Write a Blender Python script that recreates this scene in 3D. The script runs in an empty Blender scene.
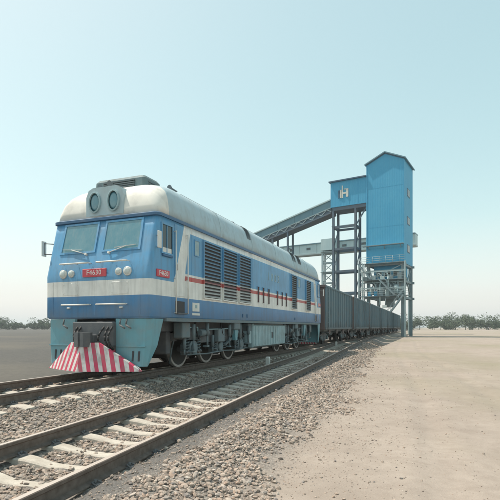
import bpy, math, random
import numpy as np
from mathutils import Vector, Matrix, noise as mnoise
random.seed(7); rng = np.random.default_rng(7)
sc = bpy.context.scene
R = math.radians

# ------------------------------------------------------------------ camera
CAMZ = 1.17
cd = bpy.data.cameras.new('camera'); cam = bpy.data.objects.new('camera', cd)
sc.collection.objects.link(cam); sc.camera = cam
cd.sensor_width = 36; cd.lens = 36*450/500; cd.shift_x = 0.002; cd.shift_y = 0.154
cd.clip_start = 0.05; cd.clip_end = 6000
cam.location = (0, 0, CAMZ); cam.rotation_euler = (R(90), 0, R(21.69))

# ------------------------------------------------------------------ sky, sun, exposure
SUN = Vector((-1.0, -.06, 1.95)).normalized()
SUN_EL = math.asin(SUN.z); SUN_AZ = math.atan2(SUN.x, SUN.y)      # azimuth clockwise from +Y
w = bpy.data.worlds.new('World'); sc.world = w; w.use_nodes = True
nt = w.node_tree; nt.nodes.clear()
sky = nt.nodes.new('ShaderNodeTexSky'); sky.sky_type = 'NISHITA'; sky.sun_disc = False
sky.sun_elevation = SUN_EL; sky.sun_rotation = SUN_AZ
sky.air_density = 1.0; sky.dust_density = 1.6; sky.ozone_density = 1.0; sky.altitude = 50
hs = nt.nodes.new('ShaderNodeHueSaturation'); hs.inputs['Hue'].default_value = 0.46
hs.inputs['Saturation'].default_value = 1.3; hs.inputs['Value'].default_value = 2.78
bg = nt.nodes.new('ShaderNodeBackground'); bg.inputs['Strength'].default_value = 0.14
wo = nt.nodes.new('ShaderNodeOutputWorld')
gm = nt.nodes.new('ShaderNodeGamma'); gm.inputs['Gamma'].default_value = 0.5
nt.links.new(sky.outputs[0], gm.inputs['Color']); nt.links.new(gm.outputs[0], hs.inputs['Color']); tint = nt.nodes.new('ShaderNodeMix'); tint.data_type = 'RGBA'; tint.blend_type = 'MULTIPLY'; tint.inputs[0].default_value = 1.0
tint.inputs[7].default_value = (1.03, .94, .84, 1)                   # the film's slightly green, faded sky
nt.links.new(hs.outputs[0], tint.inputs[6]); 
# pale band of dust low over the horizon, the same all the way round
wg_ = nt.nodes.new('ShaderNodeTexCoord'); sp = nt.nodes.new('ShaderNodeSeparateXYZ'); nt.links.new(wg_.outputs['Generated'], sp.inputs[0])
mr = nt.nodes.new('ShaderNodeMapRange'); mr.inputs['From Min'].default_value = 0.0; mr.inputs['From Max'].default_value = 0.22; mr.inputs['To Min'].default_value = .85; mr.inputs['To Max'].default_value = 0.0
nt.links.new(sp.outputs[2], mr.inputs['Value'])
hz = nt.nodes.new('ShaderNodeMix'); hz.data_type = 'RGBA'; hz.inputs[7].default_value = (5.0, 5.15, 5.1, 1)
nt.links.new(mr.outputs[0], hz.inputs[0]); nt.links.new(tint.outputs[2], hz.inputs[6]); nt.links.new(hz.outputs[2], bg.inputs['Color']); nt.links.new(bg.outputs[0], wo.inputs[0])
sd = bpy.data.lights.new('sun', 'SUN'); sd.energy = 4.0; sd.angle = R(0.6); sd.color = (1, .92, .80)
so = bpy.data.objects.new('sun', sd); sc.collection.objects.link(so)
so.rotation_euler = SUN.to_track_quat('Z', 'Y').to_euler(); so.location = (-20, 16, 40)
sc.view_settings.view_transform = 'Standard'; sc.view_settings.look = 'None'
sc.view_settings.exposure = 0.35; sc.view_settings.gamma = 1.0; sc.view_settings.use_curve_mapping = False
sc.render.engine = 'CYCLES'

# ------------------------------------------------------------------ helpers
COL = sc.collection
class MB:
    def __init__(s): s.v = []; s.f = []; s.sm = []
    def add(s, vs, fs, smooth=False):
        o = len(s.v); s.v += [tuple(p) for p in vs]; s.f += [tuple(i+o for i in f) for f in fs]; s.sm += [smooth]*len(fs)
        return s
    def box(s, x0, x1, y0, y1, z0, z1, b=0.0):
        if b <= 0:
            vs = [(x, y, z) for x in (x0, x1) for y in (y0, y1) for z in (z0, z1)]
            s.add(vs, [(0,1,3,2), (4,6,7,5), (0,4,5,1), (2,3,7,6), (0,2,6,4), (1,5,7,3)])
            return s
        b = min(b, abs(x1-x0)*.45, abs(y1-y0)*.45, abs(z1-z0)*.45)      # chamfered box
        def ring(z, i): return [(x0+b+i*0, y0+i, z), (x1-b, y0+i, z), (x1-i, y0+b, z), (x1-i, y1-b, z), (x1-b, y1-i, z), (x0+b, y1-i, z), (x0+i, y1-b, z), (x0+i, y0+b, z)]
        rs = [ring(z0, b), ring(z0+b, 0), ring(z1-b, 0), ring(z1, b)]
        return s.loft(rs, caps=True)
    def obox(s, c, size, rot):                                          # rotated box; rot a Matrix 3x3
        hx, hy, hz = [q/2 for q in size]; c = Vector(c)
        vs = [c + rot @ Vector((x, y, z)) for x in (-hx, hx) for y in (-hy, hy) for z in (-hz, hz)]
        return s.add(vs, [(0,1,3,2), (4,6,7,5), (0,4,5,1), (2,3,7,6), (0,2,6,4), (1,5,7,3)])
    def bar(s, p0, p1, wd, ht=None, up=(0, 0, 1)):                      # rectangular bar between two points
        p0 = Vector(p0); p1 = Vector(p1); d = p1-p0; ht = ht or wd
        z = d.normalized(); upv = Vector(up)
        if abs(z.dot(upv)) > .98: upv = Vector((0, 1, 0))
        x = upv.cross(z).normalized(); y = z.cross(x)
        m = Matrix((x, y, z)).transposed()
        return s.obox((p0+p1)/2, (wd, ht, d.length), m)
    def cyl(s, p0, p1, r, n=12, r1=None, smooth=True):
        p0 = Vector(p0); p1 = Vector(p1); r1 = r if r1 is None else r1
        z = (p1-p0).normalized(); t = Vector((0, 0, 1)) if abs(z.z) < .9 else Vector((1, 0, 0))
        x = t.cross(z).normalized(); y = z.cross(x)
        a = [p0 + r*(math.cos(2*math.pi*i/n)*x + math.sin(2*math.pi*i/n)*y) for i in range(n)]
        b = [p1 + r1*(math.cos(2*math.pi*i/n)*x + math.sin(2*math.pi*i/n)*y) for i in range(n)]
        o = len(s.v); s.v += [tuple(p) for p in a+b]
        for i in range(n):
            j = (i+1) % n; s.f.append((o+i, o+j, o+n+j, o+n+i)); s.sm.append(smooth)
        s.f.append(tuple(o+i for i in reversed(range(n)))); s.f.append(tuple(o+n+i for i in range(n))); s.sm += [False, False]
        return s
    def tube(s, pts, r, n=8):
        for a, b in zip(pts[:-1], pts[1:]): s.cyl(a, b, r, n)
        return s
    def loft(s, rings, caps=False, smooth=False, closed=True):
        n = len(rings[0]); o = len(s.v)
        for rg in rings: s.v += [tuple(p) for p in rg]
        for k in range(len(rings)-1):
            for i in range(n if closed else n-1):
                j = (i+1) % n
                s.f.append((o+k*n+i, o+k*n+j, o+(k+1)*n+j, o+(k+1)*n+i)); s.sm.append(smooth)
        if caps:
            s.f.append(tuple(o+i for i in reversed(range(n)))); s.f.append(tuple(o+(len(rings)-1)*n+i for i in range(n))); s.sm += [False, False]
        return s
    def prism(s, poly, axis, a, b):                                     # 2-D polygon extruded along an axis ('x','y','z')
        def P(p, t):
            return {'x': (t, p[0], p[1]), 'y': (p[0], t, p[1]), 'z': (p[0], p[1], t)}[axis]
        return s.loft([[P(p, a) for p in poly], [P(p, b) for p in poly]], caps=True)
    def lathe(s, prof, c, axis='x', n=24, smooth=True):                 # prof: (radius, offset along axis)
        rs = []
        for r, t in prof:
            rg = []
            for i in range(n):
                q = 2*math.pi*i/n; ca, sa = r*math.cos(q), r*math.sin(q)
                rg.append({'x': (c[0]+t, c[1]+ca, c[2]+sa), 'y': (c[0]+ca, c[1]+t, c[2]+sa), 'z': (c[0]+ca, c[1]+sa, c[2]+t)}[axis])
            rs.append(rg)
        return s.loft(rs, caps=True, smooth=smooth)
    def mesh(s, name, m):
        me = bpy.data.meshes.new(name); me.from_pydata(s.v, [], s.f)
        me.polygons.foreach_set('use_smooth', s.sm)
        if m: me.materials.append(m)
        import bmesh
        bm = bmesh.new(); bm.from_mesh(me); bmesh.ops.recalc_face_normals(bm, faces=bm.faces); bm.to_mesh(me); bm.free()
        return me
    def build(s, name, m, parent=None, loc=None):
        o = bpy.data.objects.new(name, s.mesh(name, m)); COL.objects.link(o)
        if parent: o.parent = parent
        if loc: o.location = loc
        return o
def link_mesh(name, me, parent=None, loc=None, rotz=0):
    o = bpy.data.objects.new(name, me); COL.objects.link(o)
    if parent: o.parent = parent
    if loc: o.location = loc
    if rotz: o.rotation_euler.z = rotz
    return o
def tag(o, label=None, cat=None, group=None, kind=None):
    if label: o['label'] = label
    if cat: o['category'] = cat
    if group: o['group'] = group
    if kind: o['kind'] = kind
    return o
def empty(name, loc=(0, 0, 0), rz=0):
    o = bpy.data.objects.new(name, None); COL.objects.link(o); o.location = loc; o.rotation_euler.z = rz; o.empty_display_size = .2
    return o
def copy_tree(o, parent=None):
    c = o.copy(); COL.objects.link(c)
    if parent: c.parent = parent
    for ch in list(o.children): copy_tree(ch, c)
    return c

# ------------------------------------------------------------------ materials
class NT:
    def __init__(s, name):
        s.m = bpy.data.materials.new(name); s.m.use_nodes = True; s.t = s.m.node_tree
        s.b = s.t.nodes['Principled BSDF']
    def n(s, typ, **k):
        nd = s.t.nodes.new(typ)
        for a, v in k.items(): setattr(nd, a, v)
        return nd
    def set(s, sock, v):
        if hasattr(v, 'is_output'): s.t.links.new(v, sock)
        elif v is not None:
            if isinstance(v, (tuple, list)) and len(v) == 3 and sock.type == 'RGBA': v = (*v, 1)
            sock.default_value = v
    def math(s, op, a, b=None, c=None, clamp=False):
        nd = s.n('ShaderNodeMath', operation=op, use_clamp=clamp)
        s.set(nd.inputs[0], a); s.set(nd.inputs[1], b); s.set(nd.inputs[2], c)
        return nd.outputs[0]
    def coord(s, which='Object'):
        return s.n('ShaderNodeTexCoord').outputs[which]
    def pos(s): return s.n('ShaderNodeNewGeometry').outputs['Position']
    def xyz(s, v):
        nd = s.n('ShaderNodeSeparateXYZ'); s.set(nd.inputs[0], v); return nd.outputs
    def scale(s, v, sc_):
        nd = s.n('ShaderNodeVectorMath', operation='MULTIPLY'); s.set(nd.inputs[0], v); nd.inputs[1].default_value = sc_; return nd.outputs[0]
    def noise(s, v, scale, detail=4, rough=.55):
        nd = s.n('ShaderNodeTexNoise'); s.set(nd.inputs['Vector'], v); nd.inputs['Scale'].default_value = scale
        nd.inputs['Detail'].default_value = detail; nd.inputs['Roughness'].default_value = rough
        return nd.outputs['Fac']
    def ramp(s, f, a, b, lo=0., hi=1.):
        nd = s.n('ShaderNodeMapRange'); nd.clamp = True
        s.set(nd.inputs['Value'], f); nd.inputs['From Min'].default_value = a; nd.inputs['From Max'].default_value = b
        nd.inputs['To Min'].default_value = lo; nd.inputs['To Max'].default_value = hi
        return nd.outputs[0]
    def mix(s, f, a, b, blend='MIX'):
        nd = s.n('ShaderNodeMix', data_type='RGBA', blend_type=blend)
        s.set(nd.inputs[0], f); s.set(nd.inputs[6], a); s.set(nd.inputs[7], b)
        return nd.outputs[2]
    def bump(s, h, strength=.3, dist=.02, prev=None):
        nd = s.n('ShaderNodeBump'); nd.inputs['Strength'].default_value = strength; nd.inputs['Distance'].default_value = dist
        s.set(nd.inputs['Height'], h)
        if prev is not None: s.set(nd.inputs['Normal'], prev)
        return nd.outputs[0]
    def out(s, color=None, rough=None, metal=None, normal=None, **k):
        s.set(s.b.inputs['Base Color'], color); s.set(s.b.inputs['Roughness'], rough)
        s.set(s.b.inputs['Metallic'], metal); s.set(s.b.inputs['Normal'], normal)
        for a, v in k.items(): s.set(s.b.inputs[a], v)
        return s.m
def paint(name, col, rough=.5, dirt=(.30, .27, .23), amt=.35, scale=2.2, bump=.0, metal=0, streak=True):
    """worn paint: base colour, dust patches with a shape of their own, faint vertical streaks"""
    t = NT(name); c = t.pos()
    n1 = t.noise(c, scale, 6, .62)
    n2 = t.noise(t.scale(c, (5., 5., .35)) if streak else c, 3.0, 4)
    f = t.math('MULTIPLY', t.ramp(n1, .42, .72), amt)
    f2 = t.math('MULTIPLY', t.ramp(n2, .5, .75), amt*.6)
    k = t.mix(f, col, dirt); k = t.mix(f2, k, tuple(q*.62 for q in col))
    nrm = t.bump(t.noise(c, 40, 3), bump, .01) if bump else None
    return t.out(k, t.ramp(n1, .3, .7, rough-.08, rough+.12), metal, nrm)
def wagon_mat():
    t = NT('wagon_paint'); c = t.pos(); oi = t.n('ShaderNodeObjectInfo')
    n1 = t.noise(c, 1.6, 6, .62); n2 = t.noise(t.scale(c, (5, 5, .35)), 3., 4)
    k = t.mix(oi.outputs['Random'], (.105, .17, .205), (.148, .22, .252))
    k = t.mix(t.math('MULTIPLY', t.ramp(n1, .45, .7), .5), k, (.19, .19, .185))
    k = t.mix(t.math('MULTIPLY', t.ramp(n2, .52, .72), .5), k, (.075, .07, .068))
    z = t.xyz(c)[2]; k = t.mix(t.math('MULTIPLY', t.ramp(t.math('ADD', z, t.math('MULTIPLY', n2, -1.2)), 1.0, .3), .6), k, (.12, .095, .08))
    return t.out(k, .78, 0, t.bump(n1, .3, .02))
def plain(name, col, rough=.6, metal=0): return NT(name).out(col, rough, metal)

BLUE = (.065, .225, .44); BLUE2 = (.105, .32, .54); CREAM = (.78, .77, .73); RED = (.50, .09, .08)
def livery(name='livery_paint', grey_mix=0.):
    t = NT(name); c = t.coord('Object'); x, y, z = t.xyz(c)
    yy = t.math('MINIMUM', y, t.math('SUBTRACT', 17.98, y))
    gt = lambda a, b: t.math('GREATER_THAN', a, b)
    yl = t.math('MULTIPLY_ADD', z, .333, 1.06-.333*2.34); yr = t.math('MULTIPLY_ADD', z, .25, 1.62-.25*2.55)
    past_l = gt(yy, yl); past_r = gt(yy, yr)
    cab = t.mix(gt(z, 2.31), CREAM, BLUE2)
    mid = t.mix(gt(z, 2.40), CREAM, RED); mid = t.mix(gt(z, 2.52), mid, CREAM); mid = t.mix(gt(z, 2.58), mid, BLUE2); mid = t.mix(gt(z, 3.69), mid, CREAM)
    up = t.mix(past_l, cab, CREAM); up = t.mix(past_r, up, mid)
    k = t.mix(gt(z, 1.93), BLUE, up)
    n1 = t.noise(c, 1.6, 6, .62); n2 = t.noise(t.scale(c, (4, 4, .3)), 2.6, 5)
    k = t.mix(t.math('MULTIPLY', t.ramp(n1, .40, .75), .32), k, (.30, .29, .27))
    n3 = t.noise(c, 22, 4, .7); k = t.mix(t.math('MULTIPLY', t.ramp(n3, .64, .72), .5), k, (.16, .13, .11))
    k = t.mix(t.math('MULTIPLY', t.ramp(n2, .45, .74), .42), k, t.mix(.65, k, (.10, .10, .10)))
    # road dust thrown up on the lower skirt
    k = t.mix(t.math('MULTIPLY', t.ramp(t.math('ADD', z, t.math('MULTIPLY', n1, -.7)), 1.35, .85), .32), k, (.24, .225, .21))
    if grey_mix: k = t.mix(grey_mix, k, (.13, .145, .15))  # mixes the whole livery towards dark grey, for the louvre slats
    nrm = t.bump(t.noise(t.scale(c, (1, .8, 1.2)), 1.3, 2), .25, .02)
    return t.out(k, t.ramp(n1, .3, .7, .36, .6), 0, nrm)
M = {}
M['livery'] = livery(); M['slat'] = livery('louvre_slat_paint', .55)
M['roof'] = paint('roof_paint', (.42, .53, .57), .72, (.30, .28, .25), .35, 1.5)
def roof_mat():
    t = NT('roof_and_dome_paint'); c = t.coord('Object'); x, y, z = t.xyz(c)
    yy = t.math('MINIMUM', y, t.math('SUBTRACT', 17.98, y))
    n1 = t.noise(c, 1.5, 6, .62); n2 = t.noise(t.scale(c, (3, 6, 3)), 1.2, 5)
    k = t.mix(t.math('LESS_THAN', t.math('ADD', yy, t.math('MULTIPLY', t.math('ABSOLUTE', x), .18)), 1.12), (.40, .52, .57), (.76, .74, .68))
    k = t.mix(t.math('MULTIPLY', t.ramp(n1, .42, .72), .35), k, (.30, .28, .25))
    k = t.mix(t.math('MULTIPLY', t.ramp(n2, .52, .74), .30), k, (.16, .16, .16))
    return t.out(k, .7, 0, t.bump(t.noise(c, 1.1, 2), .3, .02))
M['domes'] = roof_mat()
M['roofdark'] = paint('roof_grille_paint', (.12, .15, .17), .6, amt=.3)
M['trim'] = paint('white_trim_paint', (.68, .68, .64), .5, amt=.25)
M['navy'] = paint('navy_trim_paint', (.045, .13, .25), .5, amt=.25)
M['teal'] = paint('teal_apron_paint', (.15, .34, .40), .6, (.27, .25, .22), .4, 3)
M['under'] = paint('dusty_underframe', (.125, .132, .14), .9, (.195, .19, .185), .7, 4, .4, streak=False)
M['under2'] = paint('dusty_underframe_teal', (.15, .20, .22), .8, (.23, .215, .20), .6, 5, .3, streak=False)
M['accover'] = paint('roof_unit_paint', (.13, .20, .22), .7, (.2, .18, .16), .5, 3)
M['wheel'] = paint('wheel_grime', (.05, .048, .046), .85, (.09, .08, .07), .6, 5, .3, streak=False)
M['boxpale'] = paint('pale_equipment_paint', (.32, .45, .48), .65, (.22, .2, .18), .45, 3)
M['black'] = plain('dark_recess', (.06, .06, .065), .8)
M['maroon'] = plain('maroon_slot', (.075, .040, .042), .8)
M['rubber'] = plain('rubber', (.03, .03, .032), .7)
M['steel'] = paint('worn_steel', (.42, .40, .38), .45, (.26, .23, .2), .4, 6, metal=.3)
def glass_mat():
    t = NT('dusty_sky_toned_glass'); c = t.coord('Object'); n1 = t.noise(c, 3, 5, .65); n2 = t.noise(t.scale(c, (9, 9, .8)), 2, 4)
    k = t.mix(t.math('MULTIPLY', t.ramp(n1, .38, .7), .6), (.075, .215, .27), (.17, .30, .33)); k = t.mix(t.math('MULTIPLY', t.ramp(n2, .5, .7), .25), k, (.26, .31, .31))  # teal base colour stands for reflected sky; noise adds paler dust
    return t.out(k, t.ramp(n1, .35, .7, .04, .22), 0, None, **{'IOR': 1.8})
M['glass'] = glass_mat()
M['glassd'] = NT('dark_cab_glass').out((.03, .045, .05), .08, 0, None, **{'IOR': 1.6})
M['lens'] = NT('lamp_lens').out((.55, .6, .58), .12, 0, None, **{'IOR': 1.6})
M['redplate'] = plain('red_plate_paint', (.55, .07, .09), .5)
M['letter'] = plain('white_lettering', (.75, .74, .72), .5)
def stripes():
    t = NT('plow_stripes'); c = t.coord('Object'); x, y, z = t.xyz(c)
    ax = t.math('ABSOLUTE', x)
    s = t.math('FRACT', t.math('MULTIPLY', t.math('MULTIPLY_ADD', z, .30, ax), 5.4))
    k = t.mix(t.math('GREATER_THAN', s, .5), (.62, .6, .58), (.55, .05, .11))
    n1 = t.noise(c, 6, 5); k = t.mix(t.math('MULTIPLY', t.ramp(n1, .45, .7), .6), k, (.2, .18, .17))
    return t.out(k, .65)
M['stripes'] = stripes()
M['wagon'] = wagon_mat()
M['wagonend'] = paint('wagon_rusty_paint', (.13, .10, .095), .8, (.17, .13, .11), .5, 2, .2)
M['coal'] = paint('coal', (.03, .03, .032), .7, (.06, .06, .06), .4, 5, .6, streak=False)
def rail_mat():
    t = NT('rail_steel'); g = t.n('ShaderNodeNewGeometry'); c = t.pos()
    n1 = t.noise(c, 14, 5)
    k = t.mix(t.ramp(n1, .3, .7), (.10, .075, .06), (.17, .135, .115))
    up = t.xyz(g.outputs['True Normal'])[2]; f = t.math('GREATER_THAN', up, .97)
    # only the running surface of the head is worn (the foot flanges slope and stay rusty)
    k = t.mix(t.math('MULTIPLY', f, .85), k, (.50, .43, .375))
    return t.out(k, t.mix(f, (.8,)*3, (.42,)*3), 0, t.bump(n1, .2, .01))
M['rail'] = rail_mat()
def concrete():
    t = NT('sleeper_concrete'); c = t.pos(); n1 = t.noise(c, 5, 6, .65); n2 = t.noise(c, 60, 3)
    k = t.mix(t.ramp(n1, .35, .7), (.50, .46, .40), (.36, .32, .27))
    k = t.mix(t.math('MULTIPLY', t.ramp(n2, .5, .7), .3), k, (.22, .19, .16))
    return t.out(k, .9, 0, t.bump(n2, .4, .006))
M['sleeper'] = concrete()
def cladding(name, col, col2, pitch, axis_angle=0, amt=.25):
    """trapezoid sheet cladding: fine vertical ribs as relief, faded patches as colour"""
    t = NT(name); c = t.coord('Object'); x, y, z = t.xyz(c)
    h = t.math('SINE', t.math('MULTIPLY', t.math('ADD', x, y), 2*math.pi/pitch))
    n1 = t.noise(c, .35, 5, .6); n2 = t.noise(t.scale(c, (1.2, 1.2, .12)), 1.5, 4)
    k = t.mix(t.ramp(n1, .35, .7), col, col2)
    k = t.mix(t.math('MULTIPLY', t.ramp(n2, .5, .75), amt), k, tuple(q*.6 for q in col))
    return t.out(k, .6, 0, t.bump(h, .12, .03))
M['clad'] = cladding('blue_cladding', (.045, .32, .53), (.06, .35, .55), .3, amt=.16)
M['cladpale'] = cladding('pale_cladding', (.42, .56, .58), (.50, .62, .62), .5)
M['gallery'] = cladding('gallery_cladding', (.12, .24, .30), (.15, .27, .32), .4)
M['bluetrim'] = paint('blue_steel_trim', (.035, .10, .17), .6, amt=.2, scale=.6)
M['steelblue'] = paint('trestle_steel_paint', (.085, .14, .19), .65, (.15, .11, .09), .5, .7)
M['steelpale'] = paint('pale_lattice_paint', (.36, .47, .49), .65, (.3, .26, .22), .35, .7)
M['gantry'] = paint('gantry_steel_paint', (.21, .29, .32), .65, (.22, .19, .16), .5, .8)
M['emblem'] = plain('emblem_white', (.62, .62, .56), .6)

def trackx(y):                                                    # centre of the nearer track (world x at y)
    y = np.asarray(y, float)
    yc = np.minimum(y, 48.0); base = -3.95 - .063*(yc-5)
    t = np.clip((y-48)/36, 0, 1)
    return np.maximum(base - .063*36*(t - t*t/2), -7.6)
def trackz(y):
    t = np.clip((np.asarray(y, float)-10)/32, 0, 1); return -.2*(1 - t*t*(3-2*t))
LX = -7.6                                                          # centre of the locomotive's track
def sstep(a, b, x):
    t = np.clip((x-a)/(b-a), 0, 1); return t*t*(3-2*t)
_perm = rng.random((256, 256))
def vnoise(x, y):                                                  # value noise
    xi = np.floor(x).astype(int); yi = np.floor(y).astype(int); fx = x-xi; fy = y-yi
    fx = fx*fx*(3-2*fx); fy = fy*fy*(3-2*fy)
    g = lambda i, j: _perm[i % 256, j % 256]
    return (g(xi, yi)*(1-fx)+g(xi+1, yi)*fx)*(1-fy) + (g(xi, yi+1)*(1-fx)+g(xi+1, yi+1)*fx)*fy
def ground_z(x, y):
    x = np.asarray(x, float); y = np.asarray(y, float)
    cx = trackx(y); zt = trackz(y)
    s = x-cx; q = x-LX
    base = np.full(x.shape, -.56) + .05*(vnoise(x*.35, y*.35)-.5) + .02*(vnoise(x*1.7+9, y*1.7)-.5)
    for rx in (.35, 1.95):                                        # shallow wheel ruts along the dirt path
        d = (x+.063*y-rx-.25*np.sin(y*.13))/.2; base = base - .03*np.exp(-d*d)*(.4+.9*vnoise(x*.2+4, y*.5)) + .012*np.exp(-(np.abs(d)-1.7)**2*2)
    # sheet between and under the tracks
    far_side = sstep(-3.6, -1.6, q)                                # rises from the left ground to the main bed
    near_side = 1 - sstep(1.25, 2.5, s)
    bed_m = -.235; bed_n = zt-.235
    mid = np.clip((s+1.2)/np.minimum(-.01, (LX+1.2-(cx-1.2)))*1.0, 0, 1)
    between = bed_n*(1-mid) + bed_m*mid - .06*np.sin(np.pi*mid)
    bed = np.where(q < 1.2, bed_m, np.where(s > -1.2, bed_n, between))
    bed = bed + .065*sstep(.74, .9, s)*(1-sstep(1.5, 2.0, s)) - .03*(np.abs(s) < .70) - .02*(np.abs(q) < .70)
    k = far_side*near_side
    z = base*(1-k) + bed*k
    z += k*.035*(vnoise(x*5, y*5)-.5) + k*.02*(vnoise(x*13+3, y*13)-.5)
    return z

# ------------------------------------------------------------------ ground
def axis(parts):
    a = []
    for lo, hi, st in parts: a += list(np.arange(lo, hi, st))
    a.append(parts[-1][1]); return np.array(a)
xs = axis([(-2500, -300, 220), (-300, -60, 20), (-60, -14, 3), (-14, -11.2, .4), (-11.2, 0, .09), (0, 5, .14), (5, 8, .4), (8, 30, 2), (30, 300, 20), (300, 2500, 220)])
ys = axis([(-120, -8, 8), (-8, 1.5, .5), (1.5, 20, .1), (20, 46, .25), (46, 100, .45), (100, 120, 2), (120, 400, 14), (400, 4000, 240)])
GX, GY = np.meshgrid(xs, ys); GZ = ground_z(GX, GY)
nx, ny = len(xs), len(ys)
co = np.stack([GX, GY, GZ], -1).reshape(-1, 3)
ii = np.arange(nx*ny).reshape(ny, nx)
q4 = np.stack([ii[:-1, :-1], ii[:-1, 1:], ii[1:, 1:], ii[1:, :-1]], -1).reshape(-1, 4)
def npmesh(name, co, faces, k, mat, smooth=False):
    me = bpy.data.meshes.new(name); n = len(faces)
    me.vertices.add(len(co)); me.vertices.foreach_set('co', co.astype(np.float32).ravel())
    me.loops.add(n*k); me.loops.foreach_set('vertex_index', faces.astype(np.int32).ravel())
    me.polygons.add(n); me.polygons.foreach_set('loop_start', np.arange(0, n*k, k, dtype=np.int32))
    me.polygons.foreach_set('use_smooth', np.full(n, smooth))
    me.materials.append(mat); me.update(calc_edges=True); me.validate()
    return me
def ground_mat():
    t = NT('dirt_and_ballast'); c = t.pos(); x, y, z = t.xyz(c)
    n1 = t.noise(c, .8, 6, .6); n2 = t.noise(c, 6, 6, .65); n3 = t.noise(c, 45, 4, .6)
    dirt = t.mix(t.ramp(n1, .3, .7), (.36, .305, .26), (.28, .232, .195))
    dirt = t.mix(t.math('MULTIPLY', t.ramp(n2, .45, .75), .5), dirt, (.23, .185, .15))
    dirt = t.mix(t.math('MULTIPLY', t.ramp(n3, .55, .75), .35), dirt, (.46, .40, .33))
    n5 = t.noise(c, 130, 3, .7); dirt = t.mix(t.math('MULTIPLY', t.ramp(n5, .56, .68), .4), dirt, (.17, .14, .115)); n6 = t.noise(c, 2.2, 5, .7); dirt = t.mix(t.math('MULTIPLY', t.ramp(n6, .5, .68), .45), dirt, (.25, .205, .17))
    n0 = t.noise(c, .06, 5, .6); dirt = t.mix(t.math('MULTIPLY', t.ramp(n0, .46, .66), .7), dirt, (.22, .20, .13))
    vo = t.n('ShaderNodeTexVoronoi'); t.set(vo.inputs['Vector'], c); vo.inputs['Scale'].default_value = 34
    cellc = t.xyz(vo.outputs['Color'])[0]; d = vo.outputs['Distance']
    grav = t.mix(cellc, (.15, .135, .12), (.33, .30, .265))
    grav = t.mix(t.ramp(d, .3, .75), grav, (.12, .105, .095))
    grav = t.mix(t.math('MULTIPLY', t.ramp(n1, .4, .7), .4), grav, (.30, .26, .22))
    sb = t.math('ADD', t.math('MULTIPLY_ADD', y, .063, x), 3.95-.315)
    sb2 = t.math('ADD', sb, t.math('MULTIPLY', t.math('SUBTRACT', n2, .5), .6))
    grav = t.mix(t.math('MULTIPLY', t.math('MULTIPLY', t.ramp(sb2, .7, .8), t.ramp(sb2, 1.3, 1.05)), .8), grav, (.115, .11, .105))  # dusty strip beside the near rail, rail's shadow partly painted into its colour
    # which side of the ballast edge: the edge runs along the nearer track, made ragged by noise
    s = t.math('ADD', t.math('MULTIPLY_ADD', y, .063, x), 3.95-.315)
    s = t.math('ADD', s, t.math('MULTIPLY', t.math('SUBTRACT', n2, .5), 1.1))
    g = t.math('MULTIPLY', t.ramp(s, 2.45, 1.85), t.ramp(x, -11, -9.6))
    cind = t.mix(t.ramp(n2, .35, .7), (.055, .053, .05), (.095, .09, .08)); cind = t.mix(t.math('MULTIPLY', t.ramp(n0, .48, .66), .6), cind, (.13, .115, .09))
    xe = t.math('ADD', x, t.math('MULTIPLY', t.math('SUBTRACT', n1, .5), 3.))
    dirt = t.mix(t.ramp(xe, -9.6, -10.8), dirt, cind)
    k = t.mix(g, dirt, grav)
    n4 = t.noise(c, 160, 3, .6); hb = t.math('ADD', t.math('MULTIPLY', t.math('MULTIPLY', d, -1.), g), t.math('MULTIPLY_ADD', n4, .22, t.math('MULTIPLY', n3, .45)))
    return t.out(k, .95, 0, t.bump(t.math('ADD', hb, t.math('MULTIPLY', n2, .4)), .6, .03))
M['ground'] = ground_mat()
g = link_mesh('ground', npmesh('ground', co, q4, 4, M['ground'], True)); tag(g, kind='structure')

# ballast stones: loose stone nobody could count, one mesh for the ballast and one for the strays on the dirt
def ico():
    p = (1+5**.5)/2
    v = np.array([(-1,p,0),(1,p,0),(-1,-p,0),(1,-p,0),(0,-1,p),(0,1,p),(0,-1,-p),(0,1,-p),(p,0,-1),(p,0,1),(-p,0,-1),(-p,0,1)], float)
    v /= np.linalg.norm(v[0])
    f = np.array([(0,11,5),(0,5,1),(0,1,7),(0,7,10),(0,10,11),(1,5,9),(5,11,4),(11,10,2),(10,7,6),(7,1,8),(3,9,4),(3,4,2),(3,2,6),(3,6,8),(3,8,9),(4,9,5),(2,4,11),(6,2,10),(8,6,7),(9,8,1)])
    return v, f
IV, IF = ico()
def stones(name, px, py, r, mat, label):
    n = len(px); pz = ground_z(px, py)
    var = IV[None]*(.72+.56*rng.random((n, 12, 1)))*np.stack([.75+.6*rng.random(n), .75+.6*rng.random(n), .5+.4*rng.random(n)], -1)[:, None, :]
    a = rng.random(n)*6.283; b = (rng.random(n)-.5)*1.6
    ca, sa, cb, sb = np.cos(a), np.sin(a), np.cos(b), np.sin(b)
    X, Y, Z = var[..., 0], var[..., 1], var[..., 2]
    Y, Z = Y*cb[:, None]-Z*sb[:, None], Y*sb[:, None]+Z*cb[:, None]
    X, Y = X*ca[:, None]-Y*sa[:, None], X*sa[:, None]+Y*ca[:, None]
    V = np.stack([X*r[:, None]+px[:, None], Y*r[:, None]+py[:, None], Z*r[:, None]+(pz+r*.28)[:, None]], -1).reshape(-1, 3)
    F = (IF[None]+12*np.arange(n)[:, None, None]).reshape(-1, 3)
    o = link_mesh(name, npmesh(name, V, F, 3, mat)); tag(o, label, 'stones', kind='stuff'); return o
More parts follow.
